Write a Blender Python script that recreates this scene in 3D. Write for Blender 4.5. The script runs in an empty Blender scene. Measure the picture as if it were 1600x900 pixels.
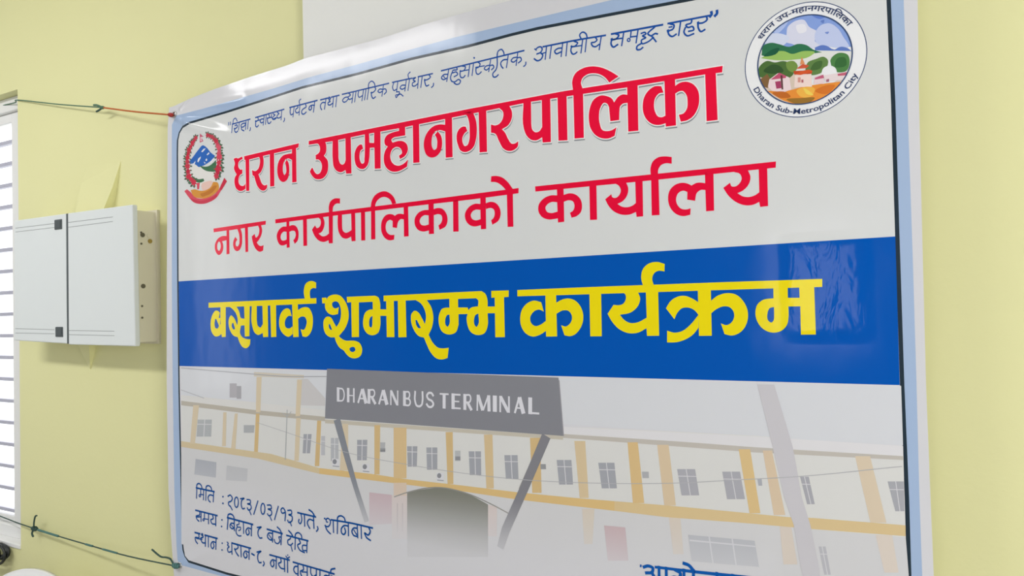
import bpy, bmesh, math, random
from mathutils import Vector, Matrix
from mathutils.geometry import tessellate_polygon
random.seed(7)
R = math.radians
S = bpy.context.scene
C = S.collection
# ------------------------------------------------------------------ camera, world, lights, exposure
WALL_Y = 0.0                    # painted face of the back wall; the room lies towards -y
EYE = Vector((0.0, -1.37, 1.55))
yaw, pitch, roll = R(-29.65), R(1.52), R(-1.45)
fwd = Vector((math.sin(yaw)*math.cos(pitch), math.cos(yaw)*math.cos(pitch), math.sin(pitch)))
right = Vector((math.cos(yaw), -math.sin(yaw), 0.0))
up = right.cross(fwd)
r2 = math.cos(roll)*right + math.sin(roll)*up
u2 = -math.sin(roll)*right + math.cos(roll)*up
cam_d = bpy.data.cameras.new('camera')
cam_d.sensor_width = 36.0
cam_d.lens = 36.0*1150/1600
cam_d.clip_start = 0.02
cam = bpy.data.objects.new('camera', cam_d)
C.objects.link(cam)
m = Matrix((r2, u2, -fwd)).transposed().to_4x4()
m.translation = EYE
cam.matrix_world = m
S.camera = cam

S.view_settings.view_transform = 'Standard'
S.view_settings.look = 'None'
S.view_settings.gamma = 1.0
S.view_settings.use_curve_mapping = False
S.view_settings.exposure = 0.0

w = bpy.data.worlds.new('daylight')
S.world = w
w.use_nodes = True
bg = w.node_tree.nodes['Background']
bg.inputs['Color'].default_value = (0.95, 0.975, 1.0, 1)
bg.inputs['Strength'].default_value = 1.6

def area(name, loc, target, sx, sy, power, col):
    d = bpy.data.lights.new(name, 'AREA')
    d.shape = 'RECTANGLE'; d.size = sx; d.size_y = sy; d.energy = power; d.color = col
    o = bpy.data.objects.new(name, d); C.objects.link(o)
    o.location = loc
    o.rotation_euler = (Vector(target)-Vector(loc)).to_track_quat('-Z', 'Y').to_euler()
    return o
area('ceiling_tube_and_fill', (-2.68, -1.65, 2.88), (-2.68, -1.15, 1.20), 1.55, 0.22, 27.0, (1.0, 0.99, 1.0))
area('ceiling_tube_and_fill', (0.60, -1.65, 2.85), (0.60, -1.15, 1.20), 1.1, 0.10, 4.5, (1.0, 0.99, 1.0))  # added ceiling fill that brightens the right wall, not a known tube
area('left_window_light', (-4.36, -2.2, 1.7), (-2.0, -1.0, 1.6), 0.35, 1.3, 4.0, (0.98, 0.98, 1.0))
area('front_window_light', (-0.70, -4.16, 1.63), (-0.5, 0, 1.55), 0.62, 0.80, 8.0, (0.92, 0.88, 1.0))
area('right_fill_light', (2.35, -1.8, 1.5), (0.2, -0.6, 1.3), 1.6, 1.5, 102.0, (0.985, 0.98, 1.0))  # added area fill from the right, no known window behind it
area('outdoor_daylight', (-3.3, 1.6, 2.2), (-3.1, 0, 1.4), 2.0, 2.0, 60.0, (1.0, 1.0, 1.0))

# ------------------------------------------------------------------ helpers
def lin(h):
    v = [int(h[i:i+2], 16)/255 for i in (0, 2, 4)]
    return [c/12.92 if c <= .04045 else ((c+.055)/1.055)**2.4 for c in v]
def tag(o, label, cat, group=None, kind=None):
    o['label'] = label; o['category'] = cat
    if group: o['group'] = group
    if kind: o['kind'] = kind
    return o
def structure(o, label=None):
    o['kind'] = 'structure'
    if label: o['label'] = label
    return o
def empty(name, loc):
    o = bpy.data.objects.new(name, None); C.objects.link(o); o.location = loc
    o.empty_display_size = .05
    return o
def link(name, bm, mat, parent=None, smooth=False, recalc=True):
    if recalc: bmesh.ops.recalc_face_normals(bm, faces=bm.faces)
    me = bpy.data.meshes.new(name); bm.to_mesh(me); bm.free()
    for mt in (mat if isinstance(mat, (list, tuple)) else [mat]): me.materials.append(mt)
    if smooth:
        for p in me.polygons: p.use_smooth = True
    o = bpy.data.objects.new(name, me); C.objects.link(o)
    if parent: o.parent = parent
    return o
def box(bm, a, b, mi=0):
    x0, y0, z0 = a; x1, y1, z1 = b
    v = [bm.verts.new(p) for p in ((x0,y0,z0),(x1,y0,z0),(x1,y1,z0),(x0,y1,z0),(x0,y0,z1),(x1,y0,z1),(x1,y1,z1),(x0,y1,z1))]
    for f in ((0,1,2,3),(4,7,6,5),(0,4,5,1),(1,5,6,2),(2,6,7,3),(3,7,4,0)):
        bm.faces.new([v[i] for i in f]).material_index = mi
def slab(bm, quad, y0, y1, mi=0):
    """quad of (x,z) corners given depth from y0 (front) to y1"""
    f = [bm.verts.new((x, y0, z)) for x, z in quad]; k = [bm.verts.new((x, y1, z)) for x, z in quad]
    bm.faces.new(f).material_index = mi; bm.faces.new(k[::-1]).material_index = mi
    n = len(quad)
    for i in range(n): bm.faces.new((f[i], k[i], k[(i+1) % n], f[(i+1) % n])).material_index = mi
def bevel(bm, w, seg=2):
    bmesh.ops.recalc_face_normals(bm, faces=bm.faces)
    bmesh.ops.bevel(bm, geom=[e for e in bm.edges if e.is_manifold and e.calc_face_angle(0) > .5], offset=w, segments=seg, profile=.5, affect='EDGES')
def tube(bm, pts, r, n=8, caps=True):
    pts = [Vector(p) for p in pts]; N = len(pts)
    rs = r if isinstance(r, (list, tuple)) else [r]*N
    prev = None; rings = []
    for i, p in enumerate(pts):
        t = (pts[min(i+1, N-1)]-pts[max(i-1, 0)]).normalized()
        if prev is None: a = t.orthogonal().normalized()
        else: a = (prev - t*prev.dot(t)).normalized()
        prev = a; b = t.cross(a)
        rings.append([bm.verts.new(p+(a*math.cos(k*2*math.pi/n)+b*math.sin(k*2*math.pi/n))*rs[i]) for k in range(n)])
    for i in range(N-1):
        for k in range(n): bm.faces.new((rings[i][k], rings[i][(k+1) % n], rings[i+1][(k+1) % n], rings[i+1][k]))
    if caps: bm.faces.new(rings[0][::-1]); bm.faces.new(rings[-1])
def smooth_path(pts, n=6):
    pts = [Vector(p) for p in pts]; out = []
    for i in range(len(pts)-1):
        p0 = pts[max(i-1, 0)]; p1 = pts[i]; p2 = pts[i+1]; p3 = pts[min(i+2, len(pts)-1)]
        for j in range(n):
            t = j/n
            out.append(.5*((2*p1)+(p2-p0)*t+(2*p0-5*p1+4*p2-p3)*t*t+(3*p1-p0-3*p2+p3)*t**3))
    out.append(pts[-1]); return out
def disc(bm, c, axis, r, h, n=16):
    """short cylinder standing from c along axis"""
    c = Vector(c); ax = Vector(axis).normalized(); a = ax.orthogonal().normalized(); b = ax.cross(a)
    r0 = [bm.verts.new(c+(a*math.cos(k*2*math.pi/n)+b*math.sin(k*2*math.pi/n))*r) for k in range(n)]
    r1 = [bm.verts.new(v.co+ax*h) for v in r0]
    bm.faces.new(r0[::-1]); bm.faces.new(r1)
    for k in range(n): bm.faces.new((r0[k], r0[(k+1) % n], r1[(k+1) % n], r1[k]))

# ------------------------------------------------------------------ materials
def principled(name, rgb, rough=.5, spec=.5, metal=0):
    mt = bpy.data.materials.new(name); mt.use_nodes = True
    b = mt.node_tree.nodes['Principled BSDF']
    b.inputs['Base Color'].default_value = (*rgb, 1)
    b.inputs['Roughness'].default_value = rough
    b.inputs['Specular IOR Level'].default_value = spec
    b.inputs['Metallic'].default_value = metal
    return mt
def nd(mt, t, **kw):
    n = mt.node_tree.nodes.new(t)
    for k, v in kw.items(): setattr(n, k, v)
    return n
def noisy(name, c1, c2, scale, rough=.6, bump=.15, bscale=60, spec=.3):
    """paint with soft variation of tone and a slightly uneven surface"""
    mt = principled(name, c1, rough, spec); N = mt.node_tree.nodes; L = mt.node_tree.links
    tc = nd(mt, 'ShaderNodeTexCoord')
    n1 = nd(mt, 'ShaderNodeTexNoise'); n1.inputs['Scale'].default_value = scale; n1.inputs['Detail'].default_value = 4
    L.new(tc.outputs['Object'], n1.inputs['Vector'])
    mx = nd(mt, 'ShaderNodeMix', data_type='RGBA')
    mx.inputs[6].default_value = (*c1, 1); mx.inputs[7].default_value = (*c2, 1)
    L.new(n1.outputs['Fac'], mx.inputs[0]); L.new(mx.outputs[2], N['Principled BSDF'].inputs['Base Color'])
    n2 = nd(mt, 'ShaderNodeTexNoise'); n2.inputs['Scale'].default_value = bscale; n2.inputs['Detail'].default_value = 5
    L.new(tc.outputs['Object'], n2.inputs['Vector'])
    bp = nd(mt, 'ShaderNodeBump'); bp.inputs['Strength'].default_value = bump; bp.inputs['Distance'].default_value = .003
    L.new(n2.outputs['Fac'], bp.inputs['Height']); L.new(bp.outputs['Normal'], N['Principled BSDF'].inputs['Normal'])
    return mt
M_yellow = noisy('yellow_wall_paint', (.785, .77, .405), (.81, .795, .43), 2.5)
M_white_wall = noisy('off_white_wall_paint', (.83, .84, .81), (.86, .86, .83), 3)
M_side = noisy('pale_side_wall_paint', (.70, .73, .76), (.73, .76, .79), 3)
M_front = noisy('grey_front_wall_paint', (.34, .36, .39), (.38, .40, .43), 3)
M_ceiling = noisy('ceiling_paint', (.78, .78, .74), (.8, .8, .77), 3)
M_floor = noisy('floor_tile', (.45, .43, .39), (.5, .48, .44), 6, rough=.35)
M_frame = noisy('white_window_paint', (.86, .86, .84), (.88, .88, .87), 8, rough=.35, bump=.05)
M_bar = noisy('grey_grille_paint', (.48, .48, .58), (.52, .52, .62), 20, rough=.45, bump=.1)
M_door = noisy('white_powder_coat', (.745, .785, .785), (.76, .80, .80), 5, rough=.38, bump=.05, bscale=220)
M_body = noisy('cream_steel', (.72, .68, .52), (.76, .72, .57), 9, rough=.5, bump=.06)
M_dark = principled('dark_plastic', (.055, .07, .075), .45)
M_groove = principled('grey_groove', (.28, .30, .30), .6)
M_hole = principled('bare_knockout_metal', (.16, .15, .11), .5, .5, .4)
M_brass = principled('brass_plug', (.45, .33, .10), .4, .5, .6)
M_green = noisy('green_cord', (.07, .16, .10), (.12, .22, .15), 90, rough=.8)
M_dgreen = noisy('dark_green_cord', (.03, .06, .05), (.06, .12, .10), 70, rough=.8)
M_teal = noisy('teal_tape', (.06, .16, .15), (.10, .22, .20), 60, rough=.7)
M_orange = noisy('orange_cord', (.50, .10, .02), (.58, .16, .04), 90, rough=.7)
M_red = noisy('red_cord', (.40, .03, .03), (.48, .06, .05), 90, rough=.7)
M_black = principled('black_cable', (.012, .014, .013), .4)
M_plastic = noisy('white_plastic', (.84, .84, .83), (.86, .86, .86), 6, rough=.35, bump=.03)
M_steel = principled('nickel_ring', (.6, .6, .58), .3, .5, 1)

def vinyl():
    """printed glossy vinyl: the ink colour is stored per face, the film is slightly crinkled"""
    mt = principled('printed_vinyl', (.8, .8, .8), .12, .16); N = mt.node_tree.nodes; L = mt.node_tree.links
    at = nd(mt, 'ShaderNodeAttribute', attribute_name='ink')
    L.new(at.outputs['Color'], N['Principled BSDF'].inputs['Base Color'])
    tc = nd(mt, 'ShaderNodeTexCoord')
    mp = nd(mt, 'ShaderNodeMapping'); mp.inputs['Scale'].default_value = (1.6, 0.0, 0.9)
    L.new(tc.outputs['Object'], mp.inputs['Vector'])
    n1 = nd(mt, 'ShaderNodeTexNoise'); n1.inputs['Scale'].default_value = 3.2; n1.inputs['Detail'].default_value = 3
    L.new(mp.outputs['Vector'], n1.inputs['Vector'])
    b1 = nd(mt, 'ShaderNodeBump'); b1.inputs['Strength'].default_value = .22; b1.inputs['Distance'].default_value = .012
    L.new(n1.outputs['Fac'], b1.inputs['Height'])
    # crumpled patch right of the programme line
    sx = nd(mt, 'ShaderNodeSeparateXYZ'); L.new(tc.outputs['Object'], sx.inputs[0])
    def band(out, a, b, soft):
        r1 = nd(mt, 'ShaderNodeMapRange', interpolation_type='SMOOTHSTEP'); r1.inputs[1].default_value = a; r1.inputs[2].default_value = a+soft
        L.new(out, r1.inputs[0])
        r2 = nd(mt, 'ShaderNodeMapRange', interpolation_type='SMOOTHSTEP'); r2.inputs[1].default_value = b-soft; r2.inputs[2].default_value = b
        r2.inputs[3].default_value = 1; r2.inputs[4].default_value = 0
        L.new(out, r2.inputs[0])
        k = nd(mt, 'ShaderNodeMath', operation='MULTIPLY'); L.new(r1.outputs[0], k.inputs[0]); L.new(r2.outputs[0], k.inputs[1]); return k
    kx = band(sx.outputs[0], 1.625, 1.775, .03); kz = band(sx.outputs[2], .645, .835, .03)
    k = nd(mt, 'ShaderNodeMath', operation='MULTIPLY'); L.new(kx.outputs[0], k.inputs[0]); L.new(kz.outputs[0], k.inputs[1])
    mp2 = nd(mt, 'ShaderNodeMapping'); mp2.inputs['Scale'].default_value = (1.0, 0.0, .45)
    L.new(tc.outputs['Object'], mp2.inputs['Vector'])
    n2 = nd(mt, 'ShaderNodeTexNoise'); n2.inputs['Scale'].default_value = 27; n2.inputs['Detail'].default_value = 3; n2.inputs['Distortion'].default_value = .8
    L.new(mp2.outputs['Vector'], n2.inputs['Vector'])
    h = nd(mt, 'ShaderNodeMath', operation='MULTIPLY'); L.new(n2.outputs['Fac'], h.inputs[0]); L.new(k.outputs[0], h.inputs[1])
    b2 = nd(mt, 'ShaderNodeBump'); b2.inputs['Strength'].default_value = .3; b2.inputs['Distance'].default_value = .006
    L.new(h.outputs[0], b2.inputs['Height']); L.new(b1.outputs['Normal'], b2.inputs['Normal'])
    # pulled creases running from the tied corners
    def op(kind, a, b=None):
        n = nd(mt, 'ShaderNodeMath', operation=kind)
        for i, v in enumerate((a, b)):
            if v is None: continue
            if isinstance(v, (int, float)): n.inputs[i].default_value = v
            else: L.new(v, n.inputs[i])
        return n.outputs[0]
    X, Z = sx.outputs[0], sx.outputs[2]
    total = None
    for (ax, az), (bx, bz), hgt, wid in CREASES:
        vx, vz = bx-ax, bz-az; LL = vx*vx+vz*vz
        px, pz = op('SUBTRACT', X, ax), op('SUBTRACT', Z, az)
        t = op('ADD', op('MULTIPLY', px, vx/LL), op('MULTIPLY', pz, vz/LL))
        t = op('MINIMUM', op('MAXIMUM', t, 0.0), 1.0)
        qx, qz = op('SUBTRACT', px, op('MULTIPLY', t, vx)), op('SUBTRACT', pz, op('MULTIPLY', t, vz))
        q = op('ADD', op('MULTIPLY', qx, qx), op('MULTIPLY', qz, qz))
        g = op('EXPONENT', op('MULTIPLY', q, -1/(wid*wid)))
        g = op('MULTIPLY', op('MULTIPLY', g, hgt), op('SUBTRACT', 1.0, op('MULTIPLY', t, .8)))
        total = g if total is None else op('ADD', total, g)
    b3 = nd(mt, 'ShaderNodeBump'); b3.inputs['Strength'].default_value = 1; b3.inputs['Distance'].default_value = 1
    L.new(total, b3.inputs['Height']); L.new(b2.outputs['Normal'], b3.inputs['Normal'])
    L.new(b3.outputs['Normal'], N['Principled BSDF'].inputs['Normal'])
    return mt
CREASES = [((.055, 1.277), (.32, 1.274), .0055, .011), ((.055, 1.268), (.10, 1.245), .0045, .008), ((.10, 1.245), (.27, 1.190), .007, .018), ((.075, 1.288), (.125, 1.318), .003, .005),
           ((.05, .035), (.16, .10), .003, .012), ((.30, 1.298), (.95, 1.325), .00035, .018)]
M_vinyl = vinyl()

# ------------------------------------------------------------------ the room
def wall_with_hole(name, x0, x1, z0, z1, hx0, hx1, hz0, hz1, y0, y1, mat):
    bm = bmesh.new()
    box(bm, (x0, y0, z0), (hx0, y1, z1)); box(bm, (hx1, y0, z0), (x1, y1, z1))
    box(bm, (hx0, y0, z0), (hx1, y1, hz0)); box(bm, (hx0, y0, hz1), (hx1, y1, z1))
    bmesh.ops.remove_doubles(bm, verts=bm.verts, dist=1e-5)
    return structure(link(name, bm, mat))
WX0, WX1, WZ0, WZ1 = -3.95, -2.745, .775, 2.355      # window opening
wall_with_hole('wall_back', -4.4, 2.4, 0, 3.0, WX0, WX1, WZ0, WZ1, 0, .2, M_yellow)
bm = bmesh.new(); box(bm, (-1.348, -.03, 0), (-.42, 0, 3.0)); structure(link('trim_1', bm, M_white_wall), 'off-white painted pilaster behind the banner')
bm = bmesh.new(); box(bm, (-4.4, -4.2, -.1), (2.4, .2, 0)); structure(link('floor', bm, M_floor))
bm = bmesh.new(); box(bm, (-4.4, -4.2, 3.0), (2.4, .2, 3.1)); structure(link('ceiling', bm, M_ceiling))
bm = bmesh.new(); box(bm, (-4.5, -4.2, 0), (-4.4, .2, 3.0)); structure(link('wall_left', bm, M_side))
bm = bmesh.new(); box(bm, (2.4, -4.2, 0), (2.5, .2, 3.0)); structure(link('wall_right', bm, M_side))
bm = bmesh.new(); box(bm, (-4.5, -4.3, 0), (2.5, -4.2, 3.0)); structure(link('wall_front', bm, M_front))
# plaster wedges running into the distribution box from above and below
bm = bmesh.new()
a = [bm.verts.new(p) for p in ((-2.335, -.001, 2.035), (-2.358, -.004, 1.985), (-2.372, -.012, 1.935), (-2.352, -.032, 1.86), (-2.205, -.036, 1.86), (-2.175, -.016, 1.95), (-2.155, -.001, 2.03))]
b = [bm.verts.new((v.co.x, .002, v.co.z)) for v in a]
bm.faces.new(a)
bm.faces.new(b[::-1])
for i in range(7): bm.faces.new((a[i], b[i], b[(i+1) % 7], a[(i+1) % 7]))
structure(link('trim_2', bm, M_yellow), 'yellow painted plaster ridge above the distribution box')
bm = bmesh.new()
a = [bm.verts.new(p) for p in ((-2.372, -.03, 1.50), (-2.278, -.034, 1.50), (-2.325, -.002, 1.388))]
b = [bm.verts.new((v.co.x, .002, v.co.z)) for v in a]
bm.faces.new(a); bm.faces.new(b[::-1])
for i in range(3): bm.faces.new((a[i], b[i], b[(i+1) % 3], a[(i+1) % 3]))
structure(link('trim_3', bm, M_yellow), 'yellow painted plaster wedge below the distribution box')
# window: outer frame, sash and the row of flat horizontal bars
win = structure(empty('window_1', (WX0, .03, WZ0)), 'white window with horizontal bars at the left edge')
def wpart(name, boxes, mat, bev=.004):
    bm = bmesh.new()
    for q in boxes: box(bm, *q)
    bevel(bm, bev)
    o = link(name, bm, mat); o.parent = win; o.matrix_parent_inverse = Matrix.Translation(-Vector((WX0, .03, WZ0))); return o
wpart('window_frame', [((WX0, .035, WZ0), (WX0+.06, .10, WZ1)), ((WX1-.06, .035, WZ0), (WX1, .10, WZ1)), ((WX0+.06, .035, WZ1-.05), (WX1-.06, .10, WZ1)), ((WX0+.06, .035, WZ0), (WX1-.06, .10, WZ0+.045))], M_frame)
wpart('sash', [((WX0+.06, .05, WZ0+.045), (WX0+.10, .09, WZ1-.05)), ((WX1-.145, .05, WZ0+.045), (WX1-.06, .09, WZ1-.05)), ((WX0+.10, .05, WZ1-.085), (WX1-.145, .09, WZ1-.05)), ((WX0+.10, .05, WZ0+.045), (WX1-.145, .09, WZ0+.07))], M_frame)
wpart('window_sill', [((WX0, -.004, WZ0-.012), (WX1, .036, WZ0+.004))], M_frame, .003)
for i in range(19):
    z = .8606+.0791*i
    wpart('grille_bar', [((WX0+.09, .058, z-.0065), (WX1-.128, .078, z+.0065))], M_bar, .002)

# ------------------------------------------------------------------ what is printed on the banner
# one shape per line: layer, ink (sRGB hex), P = filled outline / S = stroke + width, then points in 0.1 mm from the banner's lower left corner
PRINT = {}
PRINT['title'] = """
0 - P 2880,11247 2980,11262 3051,11232 3205,11264 3225,11198 *3120,11169 *3057,11098 *3067,11001 *3136,10933 3207,10931 3205,10820 *3118,10793 *3060,10683 *3082,10564 *3173,10506 *3265,10509 3321,10560 3318,10419 *3216,10381 *3078,10388 *2956,10471 *2903,10615 *2916,10741 2989,10829 *2929,10900 *2891,11011 *2924,11103
0 - P 3276,11262 5226,11339 5202,11241 5127,11231 5126,10399 4974,10401 4980,11222 4364,11199 4359,10378 4208,10379 4210,11193 3970,11182 3822,11173 3468,11154 3458,10350 3337,10358 3325,11161 3286,11165
0 - P 3822,11194 3964,11197 *3991,11080 *3963,10896 *3857,10763 3797,10738 *3853,10618 *3924,10485 *3997,10436 *4055,10434 4105,10450 *4097,10364 *4023,10309 *3905,10315 *3789,10396 3632,10715 3579,10731 3561,10870 *3695,10833 *3785,10875 *3841,10973 *3856,11096
0 - P 4986,11120 *4826,11124 *4662,11100 *4531,10993 *4470,10816 *4485,10631 *4562,10500 *4674,10447 *4802,10490 *4870,10618 *4885,10778 *4860,10903 4800,10991 4742,10917 *4773,10801 *4764,10660 *4715,10615 *4674,10671 *4660,10794 *4691,10923 *4758,10996 *4843,11012 4982,10959
0 - P 5550,11351 8150,11384 10202,11409 12368,11413 14069,11367 15466,11340 15453,11226 15154,11243 14609,11250 14401,11255 13904,11263 13671,11262 12789,11289 12235,11305 11653,11322 10946,11308 9726,11289 8302,11265 7268,11265 6307,11243 5547,11258
0 - P 5708,11304 5547,11262 5695,11255 *5853,11239 *5911,11151 *5896,11045 *5834,10998 5768,10980 5771,10871 *5867,10856 *5950,10768 *5958,10624 *5896,10532 *5810,10515 *5727,10579 5663,10685 5639,10688 5568,10606 *5639,10498 *5735,10415 *5856,10384 *6013,10403 *6135,10514 *6170,10653 *6154,10797 6038,10928 *6104,11000 *6121,11105 *6105,11215 6059,11283 6000,11336
0 - P 6321,11284 6497,11286 *6500,10950 *6507,10772 *6552,10679 *6621,10649 *6686,10680 6716,10747 6720,11291 6886,11286 6891,10411 6726,10421 6705,10511 *6570,10474 *6431,10525 *6340,10633 *6315,10796
0 - P 7309,11297 7442,11299 7443,11054 7579,11032 7590,11292 7773,11291 7759,10424 7585,10436 7587,10923 7455,10935 *7438,10728 *7390,10562 *7287,10479 *7164,10484 *7043,10568 *6990,10731 *7006,10903 *7077,11007 *7168,11051 7224,11040 7255,10941 *7187,10915 *7146,10816 *7158,10676 *7212,10600 *7269,10611 *7287,10712 7306,10934
0 - P 8304,11344 8478,11336 8475,11081 *8287,11081 *8138,11073 *8084,11038 8114,10967 *8305,10983 *8430,10950 *8521,10863 *8539,10744 *8463,10628 8315,10571 8285,10650 *8371,10698 *8362,10766 *8301,10833 *8196,10855 *8088,10801 *8043,10689 *8061,10569 *8143,10474 *8269,10429 *8417,10459 8539,10536 8508,10381 *8392,10336 *8245,10303 *8076,10322 *7949,10396 *7867,10524 *7854,10679 *7896,10809 7974,10901 *7910,10935 *7881,11049 *7937,11143 *8077,11191 8300,11210
0 - P 8688,11313 8862,11321 8852,10431 8679,10441
0 - P 9555,11162 *9409,11191 *9230,11169 *9067,11053 *8982,10867 *8987,10702 *9054,10563 *9192,10497 *9321,10521 *9433,10629 *9466,10770 *9441,10935 9356,11048 9275,10983 *9322,10903 *9332,10772 *9300,10670 *9252,10655 *9198,10724 *9186,10873 *9226,10998 *9307,11060 *9405,11067 9557,11016
0 - P 9553,11308 9734,11313 9728,10439 9549,10449
0 - P 10033,11352 10237,11347 10278,11296 *10334,11152 *10352,10915 *10326,10739 *10258,10586 *10150,10519 *10031,10510 *9935,10555 *9873,10673 *9838,10824 *9859,10949 *9927,11030 *10014,11058 10079,11045 10115,10949 *10042,10905 *9990,10821 *9994,10711 *10045,10635 *10110,10651 *10156,10744 *10172,10941 *10157,11160 *10111,11276
0 - P 10407,11357 10596,11354 10591,10444 10407,10455
0 - P 10905,11315 11148,11320 *11205,11197 *11201,11058 *11117,10930 10963,10864 *11032,10784 *11108,10633 *11186,10535 *11265,10533 11336,10567 *11323,10464 *11242,10405 *11101,10397 *10982,10465 *10885,10628 *10787,10801 10695,10831 10700,11000 *10813,10965 *10916,10995 *10990,11090 *10999,11212
0 - P 11477,11338 11653,11335 11645,10870 *11665,10755 *11731,10694 *11818,10699 11887,10775 11895,11348 12085,11342 12073,10451 11888,10464 11881,10571 *11755,10528 *11640,10552 *11526,10663 *11471,10809
0 - P 12243,11348 12442,11338 12435,10437 12238,10454
0 - P 12587,11366 12573,11463 *12568,11558 *12639,11715 *12804,11788 *13005,11788 *13201,11724 *13393,11606 13529,11499 13339,11414 *13273,11508 *13178,11590 *13041,11646 *12901,11653 *12788,11594 *12755,11506 12782,11408 12793,11313 12783,10437 12584,10449
0 - P 13457,10545 13414,10387 *13297,10357 *13160,10376 *13024,10459 *12929,10602 *12898,10774 *12920,10975 *13005,11138 *13146,11198 *13282,11166 *13378,11105 13424,11024 *13514,11119 *13601,11145 13695,11122 13691,10972 *13595,10969 *13546,10932 13524,10826 13515,10673 13336,10678 13319,10950 *13282,11020 *13220,11048 *13149,10976 *13110,10816 *13120,10667 *13175,10530 *13262,10500 *13359,10504
0 - P 13692,11307 13899,11298 13886,10420 13687,10430
0 - P 14411,11281 14609,11271 14599,10414 14407,10420
0 - P 14347,11173 14387,11047 *14308,11047 *14236,10987 *14200,10856 *14219,10716 *14277,10622 *14346,10603 14411,10622 14407,10481 *14307,10468 *14185,10491 *14064,10586 *13994,10734 *13985,10890 *14025,11039 *14118,11144 *14225,11191
0 - P 14601,11129 *14691,11173 *14810,11174 *14925,11115 *15013,10992 *15036,10822 *15002,10662 *14906,10527 *14804,10476 14689,10468 14656,10599 *14741,10611 *14802,10677 *14823,10807 *14802,10944 *14737,11019 *14669,11020 14600,10991
0 - P 15154,11266 15341,11265 15346,10403 15151,10408
"""
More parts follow.
